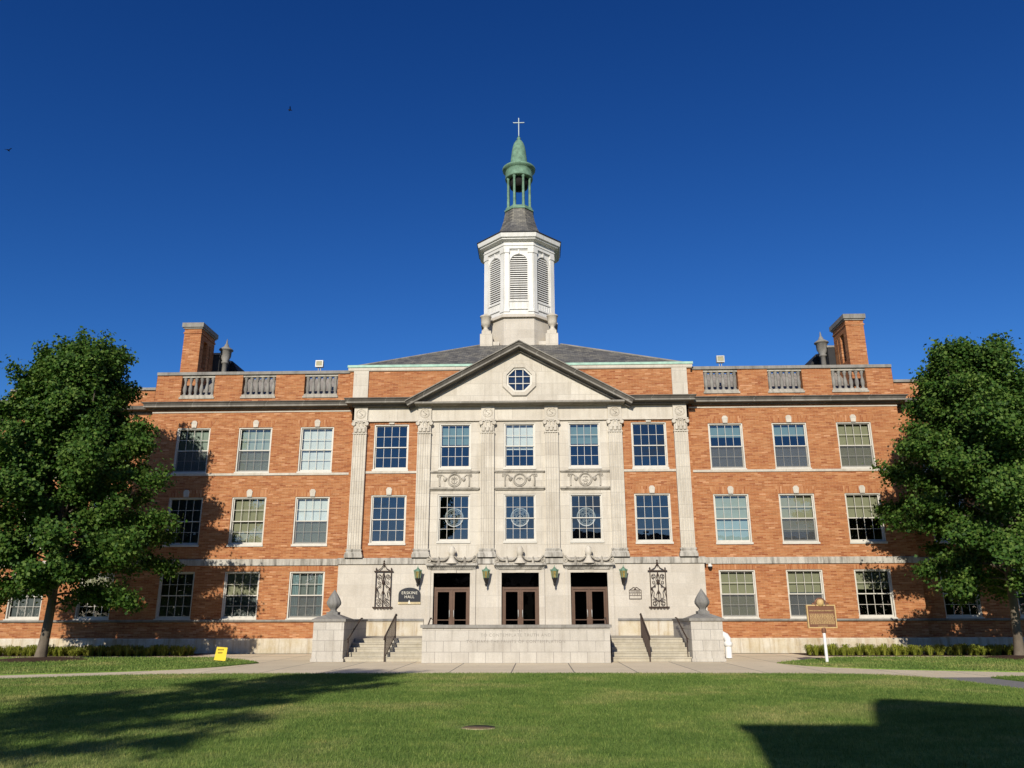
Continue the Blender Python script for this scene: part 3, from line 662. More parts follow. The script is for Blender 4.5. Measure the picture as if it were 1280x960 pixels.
# doors
for k, (a, b) in enumerate(DO):
    cx = (a+b)/2; yw = -0.38
    w = b-a
    sr = MB()
    for s in (-1, 1):
        x0, x1 = sorted((cx+s*w/2, cx+s*(w/2+0.13))); sr.box(x0, x1, yw-0.05, yw+0.3, 0.8, 3.78)
        x0, x1 = sorted((cx+s*(w/2+0.13), cx+s*(w/2+0.27))); sr.box(x0, x1, yw-0.09, yw, 0.8, 3.80)
    sr.box(a, b, yw-0.05, yw+0.3, 3.65, 3.78)
    sr.build('door_surround', 'ashlar', hall)
    hd = MB(); hd.box(a-0.27, b+0.27, yw-0.11, yw, 3.80, 3.92); hd.box(a-0.30, b+0.30, yw-0.2, yw, 3.92, 3.98); hd.box(a-0.36, b+0.36, yw-0.31, yw, 3.98, 4.065)
    for i in range(26): hd.box(a-0.27+i*(w+0.54)/26+0.015, a-0.27+(i+0.6)*(w+0.54)/26+0.015, yw-0.15, yw-0.11, 3.85, 3.918)
    hd.build('door_hood', 'band', hall)
    ks = MB().box(cx-0.22, cx+0.22, yw-0.14, yw+0.1, 3.652, 3.775); ks.build('door_keystone', 'lime', hall)
    g = MB(); yg = -0.60
    def cat(x0, x1, z0, z1, sag, n=10): return [(x0+(x1-x0)*t/n, yg, z0+(z1-z0)*t/n-sag*math.sin(PI*t/n)) for t in range(n+1)]
    for s in (-1, 1):
        g.tube(cat(cx+s*1.12, cx+s*0.62, 4.45, 4.25, 0.12), [0.03+0.03*math.sin(PI*t/10) for t in range(11)], 7)
        g.tube(cat(cx+s*0.62, cx+s*0.12, 4.25, 4.42, 0.10), [0.03+0.03*math.sin(PI*t/10) for t in range(11)], 7)
        g.lathe([(0.10, 0), (0.06, 0.08), (0.07, 0.16), (0.03, 0.22), (0.05, 0.27), (0.01, 0.34)], (cx+s*0.62, yg, 4.07), 9)
        g.add([(cx+s*1.20, yw, 4.07), (cx+s*1.20, yw-0.2, 4.07), (cx+s*0.92, yw-0.2, 4.07), (cx+s*0.92, yw, 4.07), (cx+s*1.20, yw, 4.60), (cx+s*1.20, yw-0.12, 4.58), (cx+s*1.10, yw-0.12, 4.35), (cx+s*1.10, yw, 4.35)],
              [(0, 1, 5, 4), (1, 2, 6, 5), (2, 3, 7, 6), (4, 5, 6, 7), (0, 4, 7, 3)])
        g.torus((cx+s*1.08, yg+0.03, 4.2), 0.07, 0.035, 10, 5)
    g.box(cx-1.2, cx+1.2, yw-0.14, yw, 4.068, 4.14)
    g.build('door_garland', 'relief', hall)
    pc = MB(); pc.lathe([(0.30, 0), (0.30, 0.04), (0.20, 0.14), (0.13, 0.26), (0.11, 0.38), (0.15, 0.42), (0.17, 0.55), (0.14, 0.70), (0.07, 0.80), (0.01, 0.83)], (cx, yg+0.02, 4.07), 14, lobes=7, amp=0.05); pc.torus((cx, yg-0.02, 4.62), 0.17, 0.025, 14, 5, a0=-0.2, a1=PI+0.2)
    pc.build('stone_acorn', 'lime', hall)
    dr = MB(); yd = -0.16
    dr.box(a, a+0.10, yd-0.06, yd+0.1, 0.82, 3.0); dr.box(b-0.10, b, yd-0.06, yd+0.1, 0.82, 3.0); dr.box(a+0.10, b-0.10, yd-0.065, yd+0.1, 2.88, 2.99); dr.box(cx-0.04, cx+0.04, yd-0.05, yd+0.1, 0.82, 2.88)
    dro = dr.build('entrance_door', 'bronze', hall)
    for s in (-1, 1):
        x0, x1 = sorted((cx+s*0.045, cx+s*(w/2-0.105)))
        lf = MB(); t = 0.085
        lf.box(x0, x0+t, yd-0.03, yd+0.03, 0.83, 2.87); lf.box(x1-t, x1, yd-0.03, yd+0.03, 0.83, 2.87); lf.box(x0+t, x1-t, yd-0.03, yd+0.03, 2.78, 2.87); lf.box(x0+t, x1-t, yd-0.03, yd+0.03, 0.83, 1.02); lf.box(x0+t, x1-t, yd-0.02, yd+0.02, 1.48, 1.52)
        lf.build('door_leaf', 'bronze', dro)
        MB().quad((x0+t, yd, 1.02), (x1-t, yd, 1.02), (x1-t, yd, 2.78), (x0+t, yd, 2.78)).build('door_glass', 'doorglass', dro)
        xh = cx+s*0.10; MB().tube([(xh, yd-0.04, 1.62), (xh, yd-0.10, 1.65), (xh, yd-0.10, 1.92), (xh, yd-0.04, 1.95)], 0.02, 8).build('door_handle', 'metal', dro)
    MB().quad((a, yd+0.02, 3.0), (b, yd+0.02, 3.0), (b, yd+0.02, 3.65), (a, yd+0.02, 3.65)).build('transom_glass', 'doorglass', dro)
    vb = MB(); vb.box(a-0.1, b+0.1, 0.05, 0.30, 0.80, 3.75); vb.build('door_backing', 'unlit', hall)  # near-black block behind the doors, its colour standing for indoor darkness

# ------------------------------------------------------------------ roof-top features
for s in (-1, 1):
    MB().add([(s*8.75, 0.5, 12.3), (s*(END-0.1), 0.5, 12.3), (s*(END-0.1), 3.0, 14.45), (s*8.75, 3.0, 14.45)], [(0, 1, 2, 3)]).build('lean_roof', 'roofgrey', hall)
for s in (-1, 1):
    cx = s*17.88
    x0, x1 = cx-0.47, cx+0.47
    ch = MB(); y0, y1, zt = 1.2, 3.05, 16.9
    ch.box(x0, x1, y0, y1, 12.2, 14.7); ch.box(x0, x1, y0, y0+0.42, 14.7, 16.25); ch.box(x0, x1, y1-0.5, y1, 14.7, 16.25); ch.box(x0, x1, y0, y1, 16.25, zt)
    ch.box(x0, x1, y0+0.95, y1-0.62, 14.7, 16.25)
    ch.box(x0-0.035, x1+0.035, y0-0.035, y1+0.035, 16.55, 16.63)
    co = ch.build('chimney', 'brick', hall)
    cp = MB(); cp.box(x0-0.12, x1+0.12, y0-0.12, y1+0.12, 16.9, 17.15); cp.box(x0-0.06, x1+0.06, y0-0.06, y1+0.06, 16.82, 16.9); cp.build('chimney_cap', 'coping', co)
    vx = s*16.85
    v = MB().lathe([(0.14, 14.6), (0.14, 15.50), (0.20, 15.52), (0.21, 15.60), (0.15, 15.64), (0.29, 15.92), (0.31, 16.28), (0.39, 16.30), (0.39, 16.35), (0.15, 16.52), (0.10, 16.66), (0.055, 16.72), (0.045, 16.86), (0.01, 17.0)], (vx, 3.4, 0), 16)
    v.build('roof_ventilator', 'flame', hall)
    mo = MB()
    xa, xb = sorted((s*17.9, s*17.05)); mo.box(xa, xb, 3.1, 4.6, 12.2, 15.95); mo.build('roof_monitor', 'dark_roof', hall)
    mo = MB(); q = [(s*17.9, 12.2), (s*17.9, 15.9), (s*17.2, 16.15), (s*16.95, 16.1), (s*16.3, 15.0), (s*16.3, 12.2)]
    if s < 0: q = q[::-1]
    mo.prism_y(q[::-1], 4.7, 7.5); mo.build('roof_monitor', 'dark_roof', hall)
    cpx = MB(); cpx.box(*sorted((s*17.95, s*17.0)), 3.06, 4.65, 15.95, 16.06); cpx.build('monitor_coping', 'coping', hall)

# ------------------------------------------------------------------ tower
TX, TY = -0.1, 6.4
def octp(ap, z, rot=PI/8): return [(TX+ap/math.cos(PI/8)*math.cos(rot+k*PI/4), TY+ap/math.cos(PI/8)*math.sin(rot+k*PI/4), z) for k in range(8)]
tw = MB(); tw.loft([octp(2.16, 15.2), octp(2.14, 18.42)]); tw.loft([octp(2.3, 18.42), octp(2.24, 18.62)])
tower = tw.build('steeple', 'ashlar', hall)
# chamfer wedges between square plinth and drum
for sx in (-1, 1):
    for sy in (-1, 1):
        cw = MB(); a, b = TX+sx*1.9, TY+sy*1.9
        cw.box(a-0.36, a+0.36, b-0.36, b+0.36, 15.2, 17.40); cw.box(a-0.27, a+0.27, b-0.27, b+0.27, 17.40, 17.62); cw.box(*sorted((TX+sx*2.2, TX+sx*1.15)), b-0.25, b+0.25, 15.2, 16.95)
        cw.build('urn_plinth', 'lime', tower)
for sx in (-1, 1):
    for sy in (-1, 1):
        MB().lathe([(0.22, 17.62), (0.22, 17.72), (0.13, 17.78), (0.12, 17.9), (0.22, 17.98), (0.27, 18.15), (0.30, 18.5), (0.34, 18.52), (0.34, 18.58), (0.26, 18.62), (0.1, 18.72), (0.02, 18.78)], (TX+sx*1.95, TY+sy*1.95, 0), 16).build('urn', 'lime', tower)
bf = MB(); bf.loft([octp(2.12, 18.62), octp(2.12, 18.80)])
AP = 2.04; HW = AP*math.tan(PI/8)
def face_frame(k):
    a = -PI/2+k*PI/4; n = Vector((math.cos(a), math.sin(a), 0)); t = Vector((-n.y, n.x, 0)); return n, t
def P3(n, t, u, d, z): p = n*d+t*u; return (TX+p.x, TY+p.y, z)
lw, zb, zs = 0.52, 19.55, 22.02          # louvre half-width, foot, springing
for k in range(8):
    n, t = face_frame(k)
    arch = [(-lw, zb)]+[(-lw, zs)]+[(lw*math.cos(PI-PI*i/12), zs+lw*math.sin(PI*i/12)) for i in range(1, 12)]+[(lw, zs), (lw, zb)]
    loops = [[Vector((-HW, 18.8, 0)), Vector((HW, 18.8, 0)), Vector((HW, 23.0, 0)), Vector((-HW, 23.0, 0))], [Vector((u, z, 0)) for u, z in arch]]
    flat = [v for lp in loops for v in lp]
    for tr in tessellate_polygon(loops): bf.add([P3(n, t, flat[i].x, AP, flat[i].y) for i in tr], [(0, 1, 2)])
    for i in range(len(arch)):
        u0, z0 = arch[i]; u1, z1 = arch[(i+1) % len(arch)]
        bf.quad(P3(n, t, u0, AP, z0), P3(n, t, u1, AP, z1), P3(n, t, u1, AP-0.16, z1), P3(n, t, u0, AP-0.16, z0))
belfry = bf.build('belfry', 'white', tower)
core = MB(); core.loft([octp(1.70, 18.8), octp(1.70, 23.0)]); core.build('belfry_core', 'dark_roof', tower)
def obox(m, n, t, u0, u1, d0, d1, z0, z1):
    vs = [P3(n, t, u, d, z) for z in (z0, z1) for d in (d1, d0) for u in (u0, u1)]
    m.add(vs, [(0, 2, 3, 1), (4, 5, 7, 6), (0, 1, 5, 4), (2, 6, 7, 3), (0, 4, 6, 2), (1, 3, 7, 5)])
for k in range(8):
    n, t = face_frame(k)
    lv = MB(); nsl = 21
    for i in range(nsl):
        z = zb+0.05+i*(zs+lw-zb-0.08)/nsl
        hwid = lw if z < zs else math.sqrt(max(0.0, lw*lw-(z+0.03-zs)**2))
        if hwid < 0.06: continue
        lv.add([P3(n, t, -hwid, AP-0.03, z), P3(n, t, hwid, AP-0.03, z), P3(n, t, hwid, AP-0.19, z+0.07), P3(n, t, -hwid, AP-0.19, z+0.07),
                P3(n, t, -hwid, AP-0.03, z+0.058), P3(n, t, hwid, AP-0.03, z+0.058), P3(n, t, hwid, AP-0.19, z+0.14), P3(n, t, -hwid, AP-0.19, z+0.14)],
               [(3, 2, 1, 0), (4, 5, 6, 7), (0, 1, 5, 4), (1, 2, 6, 5), (2, 3, 7, 6), (3, 0, 4, 7)])
    lv.build('louvre', 'white', tower)
    tr = MB()
    tr.torus  # arch moulding, balustrade panel, imposts
    obox(tr, n, t, -lw-0.05, lw+0.05, AP, AP+0.06, 19.47, 19.54)
    obox(tr, n, t, -lw-0.05, lw+0.05, AP, AP+0.07, 18.98, 19.05)
    for i in range(6):
        u = -lw+0.07+i*(2*lw-0.14)/5; obox(tr, n, t, u-0.035, u+0.035, AP, AP+0.035, 19.05, 19.40)
    for s in (-1, 1): obox(tr, n, t, *sorted((s*lw, s*(lw+0.035))), AP, AP+0.03, 19.0, 22.0)
    for i in range(10):
        a0, a1 = PI*i/10, PI*(i+1)/10; r0, r1 = lw, lw+0.05
        q = [(r0*math.cos(a0), zs+r0*math.sin(a0)), (r1*math.cos(a0), zs+r1*math.sin(a0)), (r1*math.cos(a1), zs+r1*math.sin(a1)), (r0*math.cos(a1), zs+r0*math.sin(a1))]
        tr.add([P3(n, t, u, AP+0.03, z) for u, z in q], [(0, 1, 2, 3)])
    obox(tr, n, t, -0.05, 0.05, AP, AP+0.06, zs+lw+0.02, 22.86)
    obox(tr, n, t, -HW+0.26, HW-0.26, AP, AP+0.03, 22.78, 22.86)
    tr.build('arch_trim', 'white', tower)
    # corner pilaster between this face and the next
    pl_ = MB()
    for nn, tt, ua, ub in ((n, t, HW-0.27, HW-0.02),):
        obox(pl_, nn, tt, ua, ub+0.02, AP, AP+0.09, 18.8, 22.86); obox(pl_, nn, tt, ua-0.03, ub+0.05, AP, AP+0.13, 22.60, 22.86); obox(pl_, nn, tt, ua-0.03, ub+0.05, AP, AP+0.13, 18.8, 18.98)
    n2, t2 = face_frame(k+1)
    obox(pl_, n2, t2, -HW, -HW+0.27, AP, AP+0.09, 18.8, 22.86); obox(pl_, n2, t2, -HW-0.03, -HW+0.30, AP, AP+0.13, 22.601, 22.861); obox(pl_, n2, t2, -HW-0.03, -HW+0.30, AP, AP+0.13, 18.801, 18.981)
    pl_.build('corner_pilaster', 'white', tower)
en = MB()
for a0, z0, a1, z1 in ((2.16, 22.86, 2.16, 23.05), (2.20, 23.05, 2.20, 23.1), (2.15, 23.1, 2.15, 23.30)): en.loft([octp(a0, z0), octp(a1, z1)])
en.loft([octp(2.2, 23.30), octp(2.40, 23.38), octp(2.40, 23.46), octp(2.50, 23.48), octp(2.56, 23.74), octp(2.46, 23.77)])
en.build('belfry_cornice', 'white', tower)
dk = MB(); dk.loft([octp(2.52, 23.72), octp(2.60, 23.74), octp(2.60, 23.79), octp(2.4, 23.83)]); dk.build('roof_edge', 'dark_roof', tower)
br = MB(); br.loft([octp(2.52, 23.80), octp(2.05, 23.98), octp(1.66, 24.22), octp(1.38, 24.55), octp(1.15, 25.02), octp(0.98, 25.62), octp(0.86, 26.28)]); br.build('bell_roof', 'slate', tower)
lb = MB(); lb.loft([octp(0.92, 26.28), octp(0.92, 26.38), octp(0.84, 26.42), octp(0.84, 26.54)]); lb.build('lantern_base', 'copper', tower)
# each lantern column its own part
colm = MB().lathe([(0.115, 0), (0.12, 0.08), (0.085, 0.12), (0.078, 2.06), (0.11, 2.1), (0.115, 2.21)], n=10)
c0 = None
for k in range(8):
    a = PI/8+k*PI/4; p = (TX+0.74*math.cos(a), TY+0.74*math.sin(a), 26.54)
    if c0 is None: c0 = colm.build('lantern_column', 'copper', tower, p)
    else:
        c = c0.copy(); COL.objects.link(c); c.parent = tower; c.location = p
le = MB(); le.lathe([(0.62, 28.74), (0.88, 28.742), (0.90, 28.82), (0.88, 29.0), (0.88, 29.3), (0.92, 29.34), (1.06, 29.42), (1.08, 29.52), (1.0, 29.56), (0.7, 29.6)], (TX, TY, 0), 32)
le.build('lantern_entablature', 'copper', tower)
MB().lathe([(0.2, 28.1), (0.58, 28.2), (0.58, 28.5), (0.6, 28.73)], (TX, TY, 0), 16).build('lantern_dark_core', 'unlit', tower)  # black plug standing for the shaded inside of the lantern
dm = MB(); dm.lathe([(0.74, 29.58), (0.72, 29.66), (0.62, 29.70), (0.575, 29.88), (0.535, 30.2), (0.49, 30.6), (0.45, 30.95), (0.39, 31.25), (0.31, 31.48), (0.21, 31.65), (0.10, 31.76), (0.09, 31.80), (0.14, 31.86), (0.06, 31.95), (0.05, 32.05)], (TX, TY, 0), 24)
dm.build('dome', 'copper', tower)
cr = MB(); cr.box(TX-0.026, TX+0.026, TY-0.026, TY+0.026, 32.0, 33.42); cr.box(TX-0.37, TX-0.027, TY-0.024, TY+0.024, 33.04, 33.09); cr.box(TX+0.027, TX+0.37, TY-0.024, TY+0.024, 33.04, 33.09); cr.build('cross', 'cross', tower)

# ------------------------------------------------------------------ entrance terrace
ter = tag(empty('entrance_terrace', (0, -8.5, 0)), 'pale stone entrance terrace with engraved front wall, two flights of steps and end piers', 'terrace')
def TB(): return MB()
OY = 8.5                                            # local y = world y + 8.5
fwl = MB(); fwl.box(-3.45, 3.45, 0.0, 0.35, 0, 1.23)
for s in (-1, 1): fwl.box(*sorted((s*3.12, s*3.45)), 0.352, 3.1, 0, 1.23)
fwl.build('front_wall', 'pier', ter)
cp = MB(); cp.box(-3.52, 3.52, -0.07, 0.42, 1.23, 1.34)
for s in (-1, 1): cp.box(*sorted((s*3.05, s*3.52)), 0.425, 3.15, 1.23, 1.34)
cp.build('wall_coping', 'coping', ter)
ld = MB(); ld.box(-3.11, 3.11, 0.36, 8.0, 0.3, 0.8)
for s in (-1, 1): ld.box(*sorted((s*3.112, s*7.75)), 3.3, 8.0, 0.0, 0.8)
ld.build('landing', 'step', ter)
for s in (-1, 1):
    st = MB(); x0, x1 = sorted((s*3.455, s*6.575))
    for i in range(5):
        st.box(x0, x1, 1.1+i*0.44, 3.305, i*0.16+(0.0 if i == 0 else 0.001), (i+1)*0.16-0.001*(i == 4))
        st.box(x0, x1, 1.075+i*0.44, 1.1+i*0.44, (i+1)*0.16-0.05, (i+1)*0.16-0.002)
    st.build('stair', 'step', ter)
    pr = MB(); x0, x1 = sorted((s*6.58, s*7.76)); pr.box(x0, x1, 0.9, 2.1, 0, 1.46)
    pr.box(*sorted((s*6.60, s*7.6)), 2.102, 5.1, 0, 1.455); pr.box(*sorted((s*6.54, s*7.80)), 0.86, 2.14, 0, 0.12)
    pr.build('stair_pier', 'pier', ter)
    cc = MB(); cx = (x0+x1)/2; a0, a1, b0, b1 = x0-0.06, x1+0.06, 0.84, 2.16
    cc.box(a0, a1, b0, b1, 1.46, 1.56)
    cc.loft([[(a0+.02, b0+.02, 1.56), (a1-.02, b0+.02, 1.56), (a1-.02, b1-.02, 1.56), (a0+.02, b1-.02, 1.56)], [(cx-0.25, 1.25, 1.72), (cx+0.25, 1.25, 1.72), (cx+0.25, 1.75, 1.72), (cx-0.25, 1.75, 1.72)]])
    cc.box(*sorted((s*6.56, s*7.64)), 2.162, 5.14, 1.457, 1.54)
    cc.build('pier_cap', 'coping', ter)
for body, z, sz in (('VERITAS', 1.10, 0.11), ('TO CONTEMPLATE TRUTH AND', 0.925, 0.155), ('TO SHARE THE FRUITS OF CONTEMPLATION', 0.70, 0.155)):
    text('engraved_lettering', body, sz, 'engrave', ter, (-0.0, -0.002, z), extrude=0.001, spacing=1.25, sx=0.95)
for s, where in ((-1, 'left pier, beside the dark name board'), (1, 'right pier, beside the white pipe')):
    f = empty('flame_finial', (s*7.17, -7.0, 1.72)); tag(f, 'grey stone flame finial on the '+where, 'finial', 'stone flame finials on the stair piers')
    MB().box(-0.22, 0.22, -0.22, 0.22, 0, 0.10).build('finial_base', 'flame', f)
    MB().lathe([(0.17, 0.10), (0.12, 0.16), (0.13, 0.20), (0.20, 0.28), (0.27, 0.38), (0.275, 0.46), (0.23, 0.58), (0.15, 0.72), (0.08, 0.83), (0.03, 0.91), (0.005, 0.95)], n=40, lobes=8, amp=0.06, twist=5).build('flame', 'flame', f)
# hand rails
def rail(loc, label, mirror=1, wallside=False):
    r = tag(empty('handrail', loc), label, 'handrail', 'dark iron handrails of the entrance steps')
    p0, p1 = Vector((0, 0, 0)), Vector((0, 2.2, 0.8))
    if not wallside:
        m = MB()
        for p in (p0, p1): m.box(p.x-0.025, p.x+0.025, p.y-0.025, p.y+0.025, p.z, p.z+0.95)
        m.build('post', 'rust', r)
        m = MB()
        for k in range(1, 15):
            q = p0.lerp(p1, k/15); m.box(-0.009, 0.009, q.y-0.009, q.y+0.009, q.z+0.1, q.z+0.9)
        m.tube([(0, 0, 0.13), (0, 2.2, 0.93)], 0.018, 6); m.build('baluster_bars', 'rust', r)
        MB().tube([(0, -0.2, 0.80), (0, -0.05, 0.92), (0, 2.2, 1.74), (0, 2.4, 1.70)], 0.03, 8).build('top_rail', 'rust', r)
    else:
        MB().tube([(0, -0.1, 0.70), (0, 0.0, 0.83), (0, 2.1, 1.58), (0, 2.35, 1.58)], 0.026, 8).build('top_rail', 'rust', r)
        m = MB()
        for q in ((0.1, 0.86), (1.1, 1.22), (2.1, 1.58)): m.tube([(0, q[0], q[1]), (mirror*0.09, q[0], q[1]-0.06)], 0.014, 6)
        m.tube([(0, 0.0, 0.83), (0, -0.04, 0.05)], 0.022, 6); m.build('bracket', 'rust', r)
rail((-5.0, -7.5, 0), 'dark iron rail in the middle of the left entrance steps, under the name board')
rail((5.0, -7.5, 0), 'dark iron rail in the middle of the right entrance steps, under the small plaque')
rail((-6.45, -7.3, 0), 'dark wall rail along the shaded inner face of the left stair pier', -1, True)
rail((6.45, -7.3, 0), 'dark wall rail along the inner face of the right stair pier', 1, True)
rail((-3.56, -7.5, 0), 'dark rail against the left end of the engraved terrace wall', 1, True)
rail((3.56, -7.5, 0), 'dark rail against the right end of the engraved terrace wall', -1, True)

# ------------------------------------------------------------------ things fixed to the front
LAB = {-4.83: 'green copper wall lantern above the dark name board, left of the doors', -1.6: 'green copper wall lantern between the left and middle doors',
       1.62: 'green copper wall lantern between the middle and right doors', 4.85: 'green copper wall lantern above the small plaque, right of the doors'}
l0 = None
def lantern():
    o = empty('wall_lantern', (0, 0, 0))
    hexr = lambda r, z: [(r*math.cos(k*PI/3), r*math.sin(k*PI/3), z) for k in range(6)]
    MB().loft([hexr(0.105, 0.30), hexr(0.15, 0.60)]).build('lantern_glass', 'amber', o)
    m = MB()
    for k in range(6):
        a = k*PI/3; m.tube([(0.107*math.cos(a), 0.107*math.sin(a), 0.28), (0.153*math.cos(a), 0.153*math.sin(a), 0.61)], 0.014, 5)
        m.tube([(0.16*math.cos(a), 0.16*math.sin(a), 0.6), (0.17*math.cos(a), 0.17*math.sin(a), 0.68), (0.13*math.cos(a), 0.13*math.sin(a), 0.66)], 0.016, 5)
    m.loft([hexr(0.158, 0.60), hexr(0.165, 0.635)]); m.loft([hexr(0.165, 0.636), hexr(0.10, 0.70), hexr(0.05, 0.74)]); m.lathe([(0.03, 0.74), (0.05, 0.76), (0.015, 0.80), (0.01, 0.88)], n=8)
    m.build('lantern_frame', 'copper', o)
    m = MB(); m.loft([hexr(0.03, 0.02), hexr(0.115, 0.27), hexr(0.12, 0.30)]); m.lathe([(0.012, -0.10), (0.03, -0.06), (0.05, 0.0), (0.03, 0.06)], n=8); m.build('lantern_foot', 'iron', o)
    m = MB(); m.tube([(0, 0.30, 0.20), (0, 0.18, 0.05), (0, 0.05, 0.02), (0, 0, 0.04)], 0.025, 7); m.tube([(0, 0.30, 0.55), (0, 0.20, 0.62), (0, 0.1, 0.6)], 0.018, 6); m.box(-0.05, 0.05, 0.29, 0.315, 0.0, 0.65); m.build('bracket', 'iron', o)
    return o
for x, lb_ in LAB.items():
    if l0 is None: l0 = lantern(); o = l0
    else: o = dup(l0)
    o.location = (x, -0.75, 3.10); o.scale = (1.12, 1.1, 1.0); tag(o, lb_, 'lantern', 'wall lanterns beside the entrance doors')
def scroll(cx, cz, r0, turns, sgn, start, n=26, y=0.0):
    return [(cx+sgn*r0*(1-0.75*i/n)*math.cos(start+turns*2*PI*i/n), y, cz+r0*(1-0.75*i/n)*math.sin(start+turns*2*PI*i/n)) for i in range(n+1)]
def grille():
    o = empty('iron_grille', (0, 0, 0)); w, h = 0.36, 1.68
    f = MB()
    for s in (-1, 1): f.tube([(s*w, 0, 0), (s*w, 0, h+0.10)], 0.024, 6); f.lathe([(0.02, 0), (0.045, 0.03), (0.01, 0.09)], (s*w, 0, h+0.08), 7)
    f.tube([(-w-0.1, 0, h), (w+0.1, 0, h)], 0.03, 6); f.tube([(-w-0.12, 0, 0.03), (w+0.12, 0, 0.03)], 0.028, 6)
    for k in range(6): f.torus((-w-0.02+k*(2*w+0.04)/5, 0, 0.0), 0.045, 0.015, 10, 5)
    f.tube([(-w, 0, h), (-0.12, 0, h+0.14), (0, 0, h+0.34)], 0.02, 6); f.tube([(w, 0, h), (0.12, 0, h+0.14), (0, 0, h+0.34)], 0.02, 6)
    f.lathe([(0.015, h+0.2), (0.02, h+0.30), (0.06, h+0.36), (0.02, h+0.42), (0.05, h+0.46), (0.005, h+0.53)], n=8)
    f.build('grille_frame', 'rust', o)
    b = MB(); b.tube([(0, 0, 0), (0, 0, h)], 0.022, 6)
    b.lathe([(0.02, 0), (0.075, 0.08), (0.08, 0.14), (0.02, 0.25)], (0, 0, 1.05), 8); b.lathe([(0.02, 0), (0.05, 0.08), (0.02, 0.2)], (0, 0, 0.62), 8)
    for s in (-1, 1):
        b.tube(scroll(s*0.19, 1.44, 0.12, 1.4, s, -PI/2), 0.016, 5); b.tube(scroll(s*0.20, 0.22, 0.13, 1.4, s, PI/2), 0.016, 5)
        b.tube([(0, 0, 1.62), (s*0.10, 0, 1.30), (s*0.03, 0, 1.15), (s*0.16, 0, 1.02), (s*0.30, 0, 0.90)], 0.016, 5); b.lathe([(0.01, 0), (0.045, 0.05), (0.01, 0.13)], (s*0.30, 0, 0.80), 7)
        b.tube([(s*0.30, 0, 0.9), (s*0.20, 0, 0.70), (s*0.24, 0, 0.5), (s*0.10, 0, 0.38), (0, 0, 0.28)], 0.016, 5); b.tube([(0, 0, 0.82), (s*0.10, 0, 0.6), (s*0.08, 0, 0.45), (s*0.3, 0, 0.36)], 0.014, 5)
        b.tube([(s*w, 0, 1.0), (s*0.28, 0, 0.75), (s*w, 0, 0.45)], 0.014, 5); b.torus((s*0.2, 0, 1.16), 0.06, 0.013, 10, 5); b.torus((s*0.16, 0, 0.98), 0.035, 0.014, 8, 5)
    b.build('scrollwork', 'rust', o)
    k = MB()
    for s in (-1, 1):
        for z in (0.1, h-0.08): k.tube([(s*w, 0, z), (s*w, 0.09, z)], 0.014, 5)
    k.build('wall_fixing', 'rust', o); return o
g1 = grille(); g1.location = (-6.50, -0.47, 2.05); tag(g1, 'rusty wrought iron scroll panel left of the dark name board', 'iron panel', 'wrought iron panels on the stone front')
g2 = dup(g1, None, (6.48, -0.47, 2.03)); tag(g2, 'rusty wrought iron scroll panel right of the small plaque', 'iron panel', 'wrought iron panels on the stone front')
# name board
nb = tag(empty('name_board', (-5.24, -0.38, 2.22)), 'black arched ERSKINE HALL name board on pale stone beside the left door', 'sign')
arc = [(-0.52, 0.10), (0.52, 0.10), (0.52, 0.46)]+[(0.52*math.cos(t), 0.46+0.30*math.sin(t)) for t in np.linspace(0.25, PI-0.25, 12)]+[(-0.52, 0.46)]
MB().prism_y(arc, -0.06, -0.003).build('board', 'black', nb)
text('lettering', 'ERSKINE', 0.185, 'lettering', nb, (0.0, -0.063, 0.455), spacing=1.12); text('lettering', 'HALL', 0.185, 'lettering', nb, (0.0, -0.063, 0.275), spacing=1.12)
MB().box(-0.53, 0.53, -0.058, -0.002, 0.0, 0.098).build('gilt_strip', 'gold', nb)
tm = MB(); tm.prism_y([(-0.06, 0.02), (0.06, 0.02), (0.035, 0.12), (0.0, 0.20), (-0.035, 0.12)], -0.075, -0.059); tm.build('emblem', 'lettering', nb)
mb = MB()
for k in range(14): 
    if k not in (6, 7): mb.box(-0.46+k*0.068, -0.46+k*0.068+0.045, -0.061, -0.057, 0.04, 0.06)
mb.build('small_print', 'bronze', nb)
# plaque
pq = tag(empty('wall_plaque', (5.40, -0.38, 2.42)), 'small framed plaque with scrolled top between the right lantern and iron panel', 'plaque')
pm = MB()
for z in (0.0, 0.145, 0.27, 0.40): pm.box(-0.29, 0.29, -0.04, -0.003, z, z+0.028)
for x in (-0.29, 0.265): pm.box(x, x+0.025, -0.042, -0.003, 0.0285, 0.40)
pm.torus((-0.07, -0.02, 0.47), 0.065, 0.014, 12, 5, a0=0, a1=PI); pm.torus((0.07, -0.02, 0.47), 0.065, 0.014, 12, 5, a0=0, a1=PI)
pm.tube([(-0.24, -0.02, 0.43), (-0.12, -0.02, 0.50)], 0.013, 5); pm.tube([(0.24, -0.02, 0.43), (0.12, -0.02, 0.50)], 0.013, 5); pm.box(-0.06, 0.06, -0.035, -0.003, 0.43, 0.47)
pm.build('plaque_frame', 'rust', pq)
MB().box(-0.264, 0.264, -0.025, -0.002, 0.029, 0.399).build('plaque_panel', 'lime', pq)
lt = MB()
for z0, z1, cnt in ((0.31, 0.385, 9), (0.185, 0.255, 6)):
    for k in range(cnt):
        xx = -0.22+0.46*k/cnt; lt.box(xx, xx+0.028, -0.028, -0.024, z0, z1)
lt.build('raised_marks', 'rust', pq)
